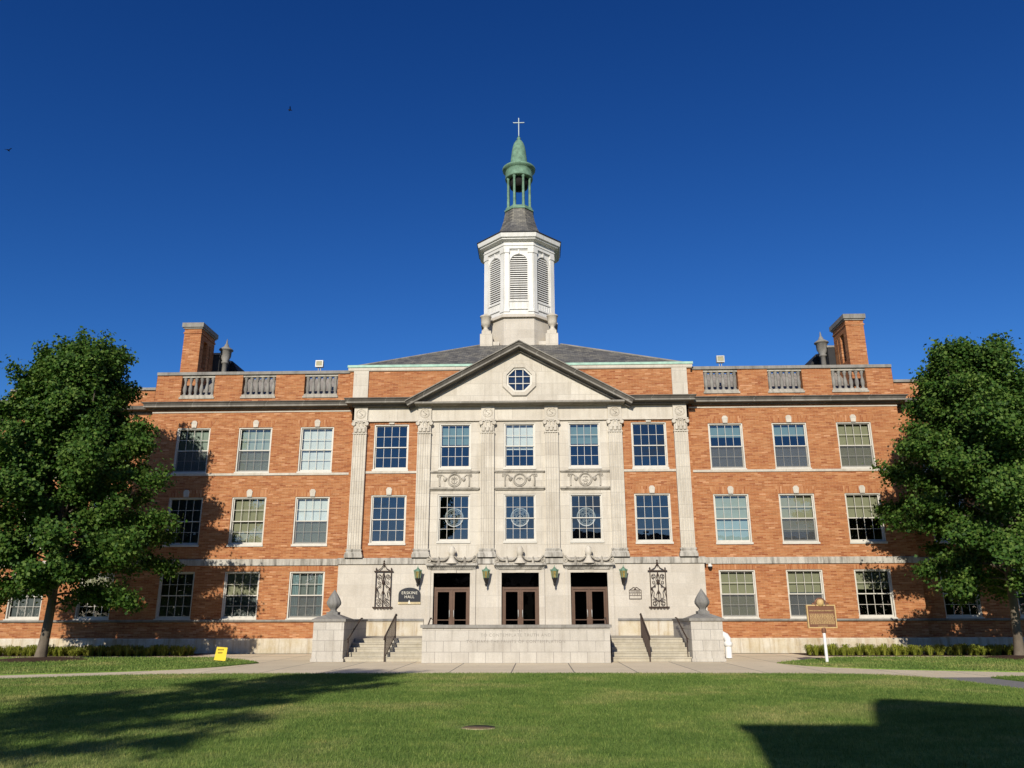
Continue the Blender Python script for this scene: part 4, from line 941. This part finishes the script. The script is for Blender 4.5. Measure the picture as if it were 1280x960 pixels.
# security camera
sc_ = tag(empty('security_camera', (9.03, 0.0, 3.93)), 'white and black dome security camera on the brick right of the stone front', 'camera')
MB().box(-0.06, 0.06, -0.10, -0.002, 0.02, 0.12).build('bracket', 'white', sc_); MB().lathe([(0.10, -0.02), (0.12, 0.02), (0.08, 0.07), (0.03, 0.1)], (0, -0.16, 0), 14).build('housing', 'white', sc_)
MB().lathe([(0.01, -0.13), (0.06, -0.115), (0.095, -0.06), (0.10, -0.02)], (0, -0.16, 0), 14).build('dome', 'black', sc_)
# floodlights
f0 = None
for s, lb_ in ((-1, 'small white floodlight on the parapet above the left balustrades'), (1, 'small white floodlight on the parapet above the right balustrades')):
    if f0 is None:
        o = empty('floodlight'); f0 = o
        h = MB(); h.box(-0.19, 0.19, -0.10, 0.10, 0.26, 0.60); h.build('housing', 'metal', o)
        b = ring_prism([(-0.20, 0.25), (0.20, 0.25), (0.20, 0.61), (-0.20, 0.61)], [(-0.15, 0.31), (0.15, 0.31), (0.15, 0.55), (-0.15, 0.55)], -0.135, -0.101); b.build('bezel', 'metal', o)
        MB().box(-0.15, 0.15, -0.112, -0.101, 0.31, 0.55).build('lens', 'blind_tan', o)
        p = MB(); p.tube([(-0.06, 0, 0), (-0.06, 0, 0.25)], 0.02, 6); p.tube([(0.06, 0, 0), (0.06, 0, 0.25)], 0.02, 6); p.box(-0.12, 0.12, -0.06, 0.06, 0, 0.03); p.build('stand', 'metal', o)
    else: o = dup(f0)
    o.location = (s*10.42-0.05, 0.2, 13.94); tag(o, lb_, 'floodlight', 'floodlights on the parapet')
# white vent pipe
vp = tag(empty('vent_pipe', (8.50, -5.0, 0.02)), 'white gooseneck vent pipe standing beside the right stair pier', 'pipe')
MB().lathe([(0.135, 0), (0.135, 0.50)], n=18).build('standpipe', 'pvc', vp)
MB().lathe([(0.135, 0.45), (0.175, 0.46), (0.175, 0.60), (0.145, 0.62)], n=18).build('collar', 'pvc', vp)
MB().tube([(0, 0, 0.6), (-0.01, 0, 0.72), (-0.08, 0, 0.84), (-0.20, 0, 0.90), (-0.36, 0, 0.90)], [0.145, 0.145, 0.14, 0.135, 0.135], 16).build('elbow', 'pvc', vp)

# ------------------------------------------------------------------ signs on the grass
mk = tag(empty('historical_marker', (11.17, -8.6, 0)), 'brown and gold historical marker on a white post in the right grass', 'sign')
MB().lathe([(0.055, 0), (0.055, 1.06)], n=12).build('post', 'pvc', mk)
MB().lathe([(0.075, 1.04), (0.085, 1.08), (0.07, 1.22)], n=12).build('post_collar', 'marker', mk)
MB().box(-0.53, 0.47, -0.035, 0.035, 1.22, 2.0).build('plate', 'marker', mk)
fr = ring_prism([(-0.55, 1.20), (0.49, 1.20), (0.49, 2.02), (-0.55, 2.02)], [(-0.51, 1.24), (0.45, 1.24), (0.45, 1.98), (-0.51, 1.98)], -0.05, 0.05); fr.build('border', 'marker_gold', mk)
cr_ = MB(); cr_.lathe([(0.005, -0.02), (0.09, 0.02), (0.14, 0.10), (0.13, 0.2), (0.09, 0.25)], (-0.03, 0, 1.96), 14); cr_.build('crest', 'marker_gold', mk)
wr = MB(); wr.torus((-0.03, -0.02, 2.05), 0.19, 0.035, 18, 6, a0=-0.5, a1=PI+0.5)
for s in (-1, 1): wr.torus((-0.03+s*0.24, -0.01, 2.02), 0.05, 0.03, 10, 5)
wr.build('wreath', 'marker', mk)
text('title', 'OHIO DOMINICAN UNIVERSITY', 0.062, 'marker_gold', mk, (-0.03, -0.04, 1.79), spacing=1.0, bold=0.001)
sm = MB(); r2 = random.Random(3)
for row in range(9):
    x = -0.46; z = 1.68-row*0.042
    while x < 0.40:
        w_ = r2.uniform(0.02, 0.085); w_ = min(w_, 0.42-x); sm.box(x, x+w_, -0.040, -0.034, z, z+0.022); x += w_+0.016
for k in range(8): sm.box(-0.20+k*0.045, -0.20+k*0.045+0.03, -0.040, -0.034, 1.265, 1.285)
sm.build('raised_text_lines', 'marker_gold', mk)
ys = tag(empty('yard_sign', (-11.15, -7.9, 0.03), R(6)), 'small yellow notice card on a stake at the tip of the left grass', 'sign')
MB().add([(-0.21, 0, 0.06), (0.22, 0, 0.02), (0.25, 0.03, 0.50), (-0.15, 0.03, 0.53), (-0.21, 0.008, 0.06), (0.22, 0.008, 0.02), (0.25, 0.038, 0.50), (-0.15, 0.038, 0.53)],
         [(0, 1, 2, 3), (7, 6, 5, 4), (0, 4, 5, 1), (1, 5, 6, 2), (2, 6, 7, 3), (3, 7, 4, 0)]).build('card', 'yellow', ys)
ym = MB()
for z, cnt, x0 in ((0.40, 5, -0.10), (0.29, 4, -0.09)):
    for k in range(cnt): ym.box(x0+k*0.045, x0+k*0.045+0.033, 0.013+0.06*(z-0.3), 0.016+0.06*(z-0.3), z, z+0.05)
ym.build('printed_marks', 'yellow_ink', ys); ys.rotation_euler = (0, 0, R(4))
MB().tube([(0.02, 0.05, -0.05), (0.02, 0.05, 0.45)], 0.01, 5).build('stake', 'metal', ys)
dc = tag(empty('valve_cover', (-0.06, -26.5, 0.03)), 'small concrete cover in a bare brown patch of the front lawn', 'cover')
MB().lathe([(0.24, -0.03), (0.24, 0.002), (0.02, 0.004)], n=24).build('lid', 'soil', dc)
MB().torus((0, 0, 0.0), 0.26, 0.012, 20, 6, axis='z', a0=PI*1.15, a1=PI*1.85).build('rim', 'rim', dc); MB().lathe([(0.36, -0.035), (0.33, -0.006), (0.02, -0.004)], n=24, lobes=5, amp=0.07).build('soil_ring', 'soil', dc)  # pale tan arc along the near edge only

# ------------------------------------------------------------------ ground
def poly_sheet(name, pts, z, mat, thick=0.0, kind='structure'):
    m = MB(); loops = [[Vector((x, y, 0)) for x, y in pts]]
    for t in tessellate_polygon(loops): m.add([(pts[i][0], pts[i][1], z) for i in t], [(0, 1, 2)])
    if thick:
        n = len(pts)
        for i in range(n):
            a, b = pts[i], pts[(i+1) % n]; m.quad((a[0], a[1], z-thick), (b[0], b[1], z-thick), (b[0], b[1], z), (a[0], a[1], z))
    o = m.build(name, mat); o['kind'] = kind
    me = o.data
    up = [p.index for p in me.polygons if abs(p.normal.z) > 0.5 and p.normal.z < 0]
    if up: me.flip_normals() if len(up) > len(me.polygons)/3 and not thick else None
    return o
def smooth_curve(pts, n=6):
    out = []
    for i in range(len(pts)-1):
        p0, p1, p2, p3 = (Vector(pts[max(i-1, 0)]), Vector(pts[i]), Vector(pts[i+1]), Vector(pts[min(i+2, len(pts)-1)]))
        for k in range(n):
            t = k/n; q = 0.5*((2*p1)+(-p0+p2)*t+(2*p0-5*p1+4*p2-p3)*t*t+(-p0+3*p1-3*p2+p3)*t**3); out.append((q.x, q.y))
    out.append(tuple(pts[-1])); return out
poly_sheet('ground', [(-900, -900), (900, -900), (900, 900), (-900, 900)], -0.03, 'turf')
edge = smooth_curve([(-60, -58), (-34, -34), (-24, -24.3), (-17.5, -19.2), (-13.45, -16.7), (-11.0, -15.3), (-8.5, -14.8), (-5.5, -14.65), (0, -14.55), (6, -14.6), (9.6, -14.85), (10.7, -15.5), (11.3, -16.8), (11.6, -19.8), (11.8, -26), (11.9, -60)])
lawn_poly = edge+[(11.9, -75), (-60, -75)]
poly_sheet('lawn', lawn_poly, 0.030, 'turf', 0.06)
wl = smooth_curve([(-9.5, -8.35), (-9.85, -10.0), (-10.3, -11.3), (-11.3, -12.7), (-13.1, -14.0), (-15.2, -15.2), (-19.5, -18.3), (-26, -24), (-40, -37)])+[(-60, -37)]+[(-60, -4.3)]+smooth_curve([(-30, -4.3), (-14.5, -4.3), (-12.3, -4.9), (-10.8, -6.4), (-9.5, -8.35)])[:-1]
poly_sheet('lawn_strip', wl, 0.028, 'turf', 0.06)
wr_ = smooth_curve([(9.4, -8.5), (10.1, -10.6), (11.6, -12.1), (13.7, -13.0), (16.5, -13.9), (24, -14.6), (60, -15.5)])+[(60, -4.3)]+smooth_curve([(30, -4.3), (14.5, -4.3), (12.6, -5.2), (10.9, -6.8), (9.4, -8.5)])[:-1]
poly_sheet('lawn_strip', wr_, 0.028, 'turf', 0.06)
poly_sheet('path', [(-70, -70), (70, -70), (70, -2.9), (-70, -2.9)], -0.004, 'concrete')
poly_sheet('asphalt_path', [(10.9, -15.9), (13.4, -15.7), (13.6, -20), (13.8, -60), (11.7, -60), (11.5, -20), (11.2, -16.8)], 0.004, 'asphalt')
fr_poly = smooth_curve([(12.9, -16.1), (14.5, -15.6), (22, -15.9), (60, -17.5)])+[(60, -75), (13.6, -75), (13.5, -30), (13.2, -20), (12.9, -16.1)][:-1]
poly_sheet('lawn_strip', fr_poly, 0.030, 'turf', 0.06)
poly_sheet('planting_bed', [(-48, -2.9), (-14.6, -2.9), (-14.6, -0.06), (-48, -0.06)], 0.012, 'mulch', 0.05)
poly_sheet('planting_bed', [(12.4, -2.9), (48, -2.9), (48, -0.06), (12.4, -0.06)], 0.012, 'mulch', 0.05)
for x0, x1 in ((-14.6, -7.8), (7.8, 12.4)): poly_sheet('path', [(x0, -2.9), (x1, -2.9), (x1, -0.5), (x0, -0.5)], 0.0, 'concrete')
for x0, x1 in ((-14.6, -8.75), (8.75, 12.4)): poly_sheet('dark_strip', [(x0, -0.5), (x1, -0.5), (x1, -0.05), (x0, -0.05)], -0.01, 'mulch')  # dark strip along the foot of the wing wall
for x, y, r in ((-18.86, -6.6, 1.9), (19.73, -5.6, 1.5)):
    m = MB().lathe([(r, 0), (r*0.9, 0.05), (r*0.5, 0.11), (0.2, 0.14)], (x, y, 0.0), 28, lobes=5, amp=0.05); o = m.build('mulch_ring', 'mulch'); o['kind'] = 'structure'

# grass blades
def in_poly(px, py, poly):
    inside = np.zeros(px.shape, bool); n = len(poly); j = n-1
    for i in range(n):
        xi, yi = poly[i]; xj, yj = poly[j]
        c = ((yi > py) != (yj > py)); d = (yj-yi) if abs(yj-yi) > 1e-12 else 1e-12
        inside ^= c & (px < (xj-xi)*(py-yi)/d+xi); j = i
    return inside
def mesh_np(name, V, loops, nper, mat, smooth=False):
    me = bpy.data.meshes.new(name); nf = len(loops)//nper
    me.vertices.add(len(V)); me.vertices.foreach_set('co', V.astype(np.float32).ravel())
    me.loops.add(len(loops)); me.loops.foreach_set('vertex_index', loops.astype(np.int32))
    me.polygons.add(nf); me.polygons.foreach_set('loop_start', np.arange(0, len(loops), nper, dtype=np.int32))
    try: me.polygons.foreach_set('loop_total', np.full(nf, nper, dtype=np.int32))
    except Exception: pass
    me.materials.append(M[mat]); me.update(calc_edges=True); me.validate()
    o = bpy.data.objects.new(name, me); COL.objects.link(o); return o
def blades(name, poly, area, dens, h, w, seed, z=0.028, skip=None):
    g = np.random.default_rng(seed); x0, x1, y0, y1 = area
    n = int((x1-x0)*(y1-y0)*dens); px = g.uniform(x0, x1, n); py = g.uniform(y0, y1, n)
    dist = np.hypot(px-0.8, py+39)
    keep = in_poly(px, py, poly) & (np.abs(px-0.8) < 0.78*(py+39)+1.5) & (py > -31.5) & (g.random(n) < np.clip((14.5/np.maximum(dist, 1))**1.25, 0, 1))
    keep &= (np.hypot(px+0.06, (py+26.5)) > 0.36)
    px, py, dist = px[keep], py[keep], dist[keep]; n = len(px)
    a = g.uniform(0, 2*PI, n); hh = h*g.uniform(0.5, 1.25, n); ww = w*g.uniform(0.7, 1.3, n)*np.clip(dist/14, 0.8, 2.2)
    dx, dy = np.cos(a)*ww/2, np.sin(a)*ww/2; lx, ly = g.normal(0, 0.45, n)*hh, g.normal(0, 0.45, n)*hh
    V = np.empty((n, 3, 3)); V[:, 0] = np.stack([px-dx, py-dy, np.full(n, z-0.004)], 1); V[:, 1] = np.stack([px+dx, py+dy, np.full(n, z-0.004)], 1); V[:, 2] = np.stack([px+lx, py+ly, z+hh], 1)
    o = mesh_np(name, V.reshape(-1, 3), np.arange(3*n), 3, 'blade'); tag(o, kind='stuff'); return o
o = blades('grass', lawn_poly, (-22, 13, -31.5, -14), 1900, 0.045, 0.008, 1); tag(o, 'mown green grass of the front lawn', 'grass')
o = blades('grass', wl, (-30, -9, -20, -4.2), 500, 0.055, 0.014, 2); tag(o, 'mown grass under the left tree', 'grass')
o = blades('grass', wr_, (9, 30, -14.6, -4.2), 500, 0.055, 0.014, 3); tag(o, 'mown grass around the historical marker', 'grass')
o = blades('grass', fr_poly, (12, 30, -31, -15), 600, 0.05, 0.012, 4); tag(o, 'mown grass beyond the asphalt path', 'grass')
# border plants
def border(x0, x1, seed, label):
    g = np.random.default_rng(seed); V = []; n_cl = int((x1-x0)/0.2)
    for row, yy in enumerate((-2.45, -2.1, -1.7)):
        for k in range(n_cl):
            cx = x0+(k+0.5)*(x1-x0)/n_cl+g.uniform(-.2, .2); cy = yy+g.uniform(-.25, .25); H = g.uniform(0.24, 0.46)
            for b in range(55):
                a = g.uniform(0, 2*PI); out = g.uniform(0.05, 0.36); r0 = g.uniform(0, 0.08); w = 0.011; hh = H*g.uniform(0.6, 1.1)
                c, s = math.cos(a), math.sin(a); bx, by = cx+r0*c, cy+r0*s
                mx, my, mz = bx+0.45*out*c, by+0.45*out*s, hh; tx, ty, tz = bx+out*c, by+out*s, hh*g.uniform(0.55, 0.95)
                V += [(bx-s*w, by+c*w, 0), (bx+s*w, by-c*w, 0), (mx+s*w, my-c*w, mz), (mx-s*w, my+c*w, mz), (mx-s*w, my+c*w, mz), (mx+s*w, my-c*w, mz), (tx+s*w*.2, ty-c*w*.2, tz), (tx-s*w*.2, ty+c*w*.2, tz)]
    V = np.array(V); o = mesh_np('border_plants', V, np.arange(len(V)), 4, 'liriope'); tag(o, label, 'border plants', kind='stuff')
border(12.6, 27, 5, 'yellow green grassy border along the right plinth')
border(-28, -14.7, 6, 'grassy border along the left plinth, mostly in tree shade')

# ------------------------------------------------------------------ trees
def tree(loc, H, RAD, zb, seed, label, trunk_r=0.2, leaves=70000, lsize=0.12, lean=(0, 0), nl=104):
    g = np.random.default_rng(seed); rr = random.Random(seed)
    root = tag(empty('maple_tree', loc), label, 'tree')
    tr = MB()
    top = Vector((lean[0], lean[1], H*0.90))
    def axis(z): t = z/(H*0.9); return Vector((lean[0]*t*t+0.12*math.sin(2.2*t*PI), lean[1]*t*t+0.1*math.sin(1.7*t*PI+1), z))
    zs_ = [0, 0.12, 0.4]+[H*0.9*k/16 for k in range(1, 17)]
    tr.tube([axis(z) for z in zs_], [trunk_r*1.45, trunk_r*1.2, trunk_r*1.05]+[trunk_r*(1-0.93*k/16) for k in range(1, 17)], 12)
    def env(z):
        t = (z-zb)/(H-zb)
        if t <= 0 or t >= 1: return 0.0
        return RAD*min(1.0, 0.80+1.0*t)*(1-t**1.3)**0.68*(1+0.07*math.sin(9*t+seed))
    sprays = []; br = MB()
    for i in range(nl):
        f = (i+0.5)/nl; z0 = zb+0.2+(H*0.86-zb-0.2)*f**0.9
        az = i*2.39996+rr.uniform(-.3, .3); base = axis(z0)
        rise = -0.10+1.75*f+rr.uniform(-.15, .3)
        d = Vector((math.cos(az), math.sin(az), rise)).normalized()
        # length until the envelope is met
        Lm = 0.5
        while Lm < 9:
            p = base+d*Lm
            if p.z > H or math.hypot(p.x-lean[0]*(p.z/H)**2, p.y) > env(min(p.z, H-0.02))*rr.uniform(0.93, 1.0): break
            Lm += 0.15
        Lm *= rr.choice((0.76, 0.9, 1.0, 1.04, 1.10))*rr.uniform(0.95, 1.05)
        pts = [base+d*(Lm*k/6)+Vector((0, 0, 0.10*Lm*math.sin(PI*k/6)*(1-f)))+Vector((rr.gauss(0, .05), rr.gauss(0, .05), rr.gauss(0, .05)))*k*0.5 for k in range(7)]
        r0 = max(0.016, trunk_r*0.30*(1-0.7*f)); br.tube(pts, [r0*(1-0.85*k/6) for k in range(7)], 5)
        nsub = max(5, int(Lm*3.4))
        for j in range(nsub):
            u = 0.25+0.75*(j+rr.random())/nsub; k = min(5, int(u*6)); p = pts[k].lerp(pts[k+1], u*6-k)
            aa = az+rr.uniform(-1.3, 1.3); sl = rr.uniform(0.35, 0.95)*(1.15-0.35*u)
            dd = Vector((math.cos(aa), math.sin(aa), rr.uniform(-0.65+0.7*f, 0.8+0.8*f))).normalized()
            q = p+dd*sl; br.tube([p, p.lerp(q, .5)+Vector((0, 0, .04)), q], [0.018, 0.012, 0.006], 4)
            sprays.append((p.lerp(q, .35), q, dd)); 
            if rr.random() < 0.55: sprays.append((p, p.lerp(q, .5), dd))
        sprays.append((pts[5], pts[6], d))
    for k in range(16):      # upright leaders that give the top its spikes
        a = rr.uniform(0, 2*PI); rad = rr.uniform(0.0, 0.42)*RAD; zt = H*(0.70+0.31*(1-(rad/RAD)**1.1)*rr.uniform(.7, 1.02))
        q = axis(min(zt, H*0.9))+Vector((rad*math.cos(a), rad*math.sin(a), 0)); q.z = min(zt, H); p = q-Vector((0.2*math.cos(a), 0.2*math.sin(a), 1.2))
        br.tube([p, q], [0.03, 0.008], 4); sprays.append((p, q, Vector((0, 0, 1)))); sprays.append((p.lerp(q, .5), q+Vector((0, 0, .15)), Vector((0, 0, 1))))
    tr.build('trunk', 'bark', root); br.build('limbs', 'bark', root)
    ns = len(sprays); per = max(20, leaves//ns)
    A = np.array([s[0] for s in sprays]); B = np.array([s[1] for s in sprays])
    idx = np.repeat(np.arange(ns), per); n = len(idx); t = g.random(n)[:, None]**0.7
    c = A[idx]*(1-t)+B[idx]*t+g.normal(0, 1, (n, 3))*np.array([0.19, 0.19, 0.17])
    # leaf frame: faces mostly up and outward, with scatter
    outw = c.copy(); outw[:, 2] = 0; outw /= (np.linalg.norm(outw, axis=1)[:, None]+1e-6)
    nrm = outw*0.6+np.array([0, 0, 0.55])+g.normal(0, 0.62, (n, 3)); nrm /= np.linalg.norm(nrm, axis=1)[:, None]
    ax = outw+g.normal(0, 0.6, (n, 3))+np.array([0, 0, -0.35]); ax -= nrm*(ax*nrm).sum(1)[:, None]; ax /= np.linalg.norm(ax, axis=1)[:, None]
    sd = np.cross(nrm, ax); sz = lsize*g.uniform(0.65, 1.3, n)[:, None]
    V = np.empty((n, 6, 3))
    V[:, 0] = c-ax*sz*0.5; V[:, 1] = c-ax*sz*0.05+sd*sz*0.52-nrm*sz*0.10; V[:, 2] = c+ax*sz*0.22+sd*sz*0.30; V[:, 3] = c+ax*sz*0.65-nrm*sz*0.12; V[:, 4] = c+ax*sz*0.22-sd*sz*0.30; V[:, 5] = c-ax*sz*0.05-sd*sz*0.52-nrm*sz*0.10
    o = mesh_np('crown', V.reshape(-1, 3), np.arange(6*n), 6, 'leaf'); o.parent = root
    return root
tree((-18.86, -6.6, 0.03), 13.5, 5.15, 1.8, 11, 'large dense green maple tree standing left of the hall', 0.19, 190000, 0.12)
tree((19.73, -5.6, 0.03), 13.35, 5.1, 2.2, 23, 'large dense green maple tree standing right of the hall', 0.18, 190000, 0.12)
tree((-9.7, -43.3, 0.0), 14.2, 4.6, 3.2, 31, 'leafy tree behind the photographer whose shadow crosses the left lawn', 0.2, 21000, 0.17, nl=36)

# ------------------------------------------------------------------ the building behind the photographer (casts the right-hand lawn shadow)
bb = tag(empty('rear_building', (0, -46, 0)), 'brick campus building behind the photographer whose roofline shades the right lawn', 'building')
w = MB(); w.box(0.36, 34, -12, 0, 0, 8.95); w.build('wall', 'brick', bb)
r_ = MB(); r_.box(0.26, 2.20, -12.2, 0.1, 8.95, 9.17); r_.build('parapet_coping', 'coping', bb)
r_ = MB(); r_.prism_y([(2.1, 8.95), (34, 8.95), (34, 9.4), (5.47, 10.36), (3.6, 11.0), (3.22, 11.0), (2.9, 10.6), (2.3, 9.25)], -12, 0.05); r_.build('roof', 'slate', bb)
for x in (5, 9, 13, 17, 21):
    for z in (1.2, 5.0):
        f = MB(); f.box(x, x+1.6, 0.0, 0.06, z, z+2.2); f.build('window', 'winwhite', bb); 
        MB().quad((x+1.5, 0.065, z+0.1), (x+0.1, 0.065, z+0.1), (x+0.1, 0.065, z+2.1), (x+1.5, 0.065, z+2.1)).build('pane', 'black', bb.children[-1])

# unseen trees added behind the photographer to darken what the lower windows mirror
g = np.random.default_rng(77); V = []
for cx in list(range(-95, -4, 6))+list(range(38, 110, 7)):
    cx += g.uniform(-2, 2); cy = -82+g.uniform(-5, 5); H = g.uniform(7, 11); n = 900
    d = g.normal(0, 1, (n, 3)); d /= np.linalg.norm(d, axis=1)[:, None]; rr_ = g.uniform(0.55, 1.0, n)[:, None]
    c = np.array([cx, cy, H*0.52])+d*rr_*np.array([4.6, 4.0, H*0.5]); a = g.normal(0, 1, (n, 3)); a /= np.linalg.norm(a, axis=1)[:, None]
    b = np.cross(a, d); b /= (np.linalg.norm(b, axis=1)[:, None]+1e-6); w_ = g.uniform(0.3, 0.6, n)[:, None]
    V.append(np.stack([c-a*w_, c+b*w_*0.7, c+a*w_, c-b*w_*0.7], 1).reshape(-1, 3))
V = np.concatenate(V); o = mesh_np('added_trees', V, np.arange(len(V)), 4, 'leaf'); tag(o, 'unseen trees added behind the photographer to darken window reflections', 'added_trees', kind='stuff')

# ------------------------------------------------------------------ birds
def bird(loc, label, rz):
    b = tag(empty('bird', loc, rz), label, 'bird', 'birds far off in the sky')
    m = MB(); m.loft([[(x, r*math.cos(a), r*math.sin(a)) for a in np.linspace(0, 2*PI, 8, endpoint=False)] for x, r in ((-0.16, 0.01), (-0.08, 0.04), (0.04, 0.05), (0.13, 0.03), (0.19, 0.008))])
    m.add([(0.06, 0.03, 0.02), (-0.04, 0.03, 0.02), (-0.08, 0.34, 0.10), (-0.01, 0.36, 0.11), (0.06, -0.03, 0.02), (-0.04, -0.03, 0.02), (-0.08, -0.34, 0.10), (-0.01, -0.36, 0.11)], [(0, 1, 2, 3), (7, 6, 5, 4)])
    m.build('body', 'bird', b); b.scale = (0.7, 0.7, 0.7)
bird((-13.2, 0, 29.8), 'tiny dark bird in the blue sky above the left wing', R(25))
bird((-29.4, 0, 27.5), 'tiny dark bird near the left edge of the sky', R(80))

# ------------------------------------------------------------------ light, sky, camera
EL, AZ = 24.5, 10.0                                   # sun behind the camera, a little to its left
sun = bpy.data.lights.new('sun', 'SUN'); sun.energy = 5.0; sun.angle = R(0.53); sun.color = (1.0, 0.93, 0.80)
so = bpy.data.objects.new('sun', sun); COL.objects.link(so); so.location = (-10, -60, 40)
to_sun = Vector((-math.sin(R(AZ))*math.cos(R(EL)), -math.cos(R(AZ))*math.cos(R(EL)), math.sin(R(EL))))
so.rotation_euler = to_sun.to_track_quat('Z', 'Y').to_euler()
wd = bpy.data.worlds.new('World'); scene.world = wd; wd.use_nodes = True; nt = wd.node_tree
bg = nt.nodes['Background']; bg.inputs[1].default_value = 0.10
sk = nt.nodes.new('ShaderNodeTexSky'); sk.sky_type = 'NISHITA'; sk.sun_disc = False
sk.sun_elevation = R(EL); sk.sun_rotation = R(180+AZ); sk.altitude = 250; sk.air_density = 1.0; sk.dust_density = 0.0; sk.ozone_density = 10.0
sp_ = nt.nodes.new('ShaderNodeSeparateColor'); L(nt, sk.outputs[0], sp_.inputs[0])
cb_ = nt.nodes.new('ShaderNodeCombineColor')
for k, (kk, pw) in enumerate(((8.57, 2.05), (1.93, 1.52), (1.257, 1.25))):     # a deeper, more saturated film response to the same sky
    a1 = N(nt, 'ShaderNodeMath', operation='MULTIPLY'); L(nt, sp_.outputs[k], a1.inputs[0]); a1.inputs[1].default_value = 0.1
    a2 = N(nt, 'ShaderNodeMath', operation='POWER'); L(nt, a1.outputs[0], a2.inputs[0]); a2.inputs[1].default_value = pw
    a3 = N(nt, 'ShaderNodeMath', operation='MULTIPLY'); L(nt, a2.outputs[0], a3.inputs[0]); a3.inputs[1].default_value = 10*kk
    a4 = N(nt, 'ShaderNodeMath', operation='MINIMUM'); L(nt, a3.outputs[0], a4.inputs[0]); a4.inputs[1].default_value = 14; L(nt, a4.outputs[0], cb_.inputs[k])
# broken clouds low over the horizon behind the camera (seen only as reflections)
tc = nt.nodes.new('ShaderNodeTexCoord'); sx_ = nt.nodes.new('ShaderNodeSeparateXYZ'); L(nt, tc.outputs['Generated'], sx_.inputs[0])
mp = nt.nodes.new('ShaderNodeMapRange'); mp.inputs[1].default_value = 0.1; mp.inputs[2].default_value = -0.4; L(nt, sx_.outputs[1], mp.inputs[0])
vm = nt.nodes.new('ShaderNodeVectorMath'); vm.operation = 'MULTIPLY'; vm.inputs[1].default_value = (3.0, 3.0, 9.0); L(nt, tc.outputs['Generated'], vm.inputs[0])
cn = noise(nt, vm.outputs[0], 1.6, 6, 0.6)
cm = ramp(nt, cn, [(0.52, (0, 0, 0)), (0.70, (1, 1, 1))])
fm = nt.nodes.new('ShaderNodeMath'); fm.operation = 'MULTIPLY'; L(nt, cm, fm.inputs[0]); L(nt, mp.outputs[0], fm.inputs[1])
skc = mixc(nt, fm.outputs[0], cb_.outputs[0], (3.6, 3.9, 4.3))
L(nt, skc, bg.inputs[0])

cam = bpy.data.cameras.new('camera'); co = bpy.data.objects.new('camera', cam); COL.objects.link(co); scene.camera = co
PITCH, YAW, ROLL = 0.2882, -0.0308, -0.0021
Fw = Vector((math.sin(YAW)*math.cos(PITCH), math.cos(YAW)*math.cos(PITCH), math.sin(PITCH)))
Rt = Vector((math.cos(YAW), -math.sin(YAW), 0)); Up = Rt.cross(Fw)
R2 = Rt*math.cos(ROLL)+Up*math.sin(ROLL); U2 = -Rt*math.sin(ROLL)+Up*math.cos(ROLL)
mw = Matrix(((R2.x, U2.x, -Fw.x, 0.82), (R2.y, U2.y, -Fw.y, -39.0), (R2.z, U2.z, -Fw.z, 1.55), (0, 0, 0, 1)))
co.matrix_world = mw
cam.sensor_width = 36; cam.lens = 990/1280*36; cam.clip_end = 3000; cam.clip_start = 0.1
scene.view_settings.view_transform = 'Standard'; scene.view_settings.look = 'None'; scene.view_settings.exposure = 0; scene.view_settings.gamma = 1
scene.render.engine = 'CYCLES'
cy = scene.cycles
cy.max_bounces = 7; cy.diffuse_bounces = 2; cy.glossy_bounces = 3; cy.transmission_bounces = 4; cy.transparent_max_bounces = 12
cy.caustics_reflective = False; cy.caustics_refractive = False; cy.sample_clamp_indirect = 4.0
cy.use_denoising = True
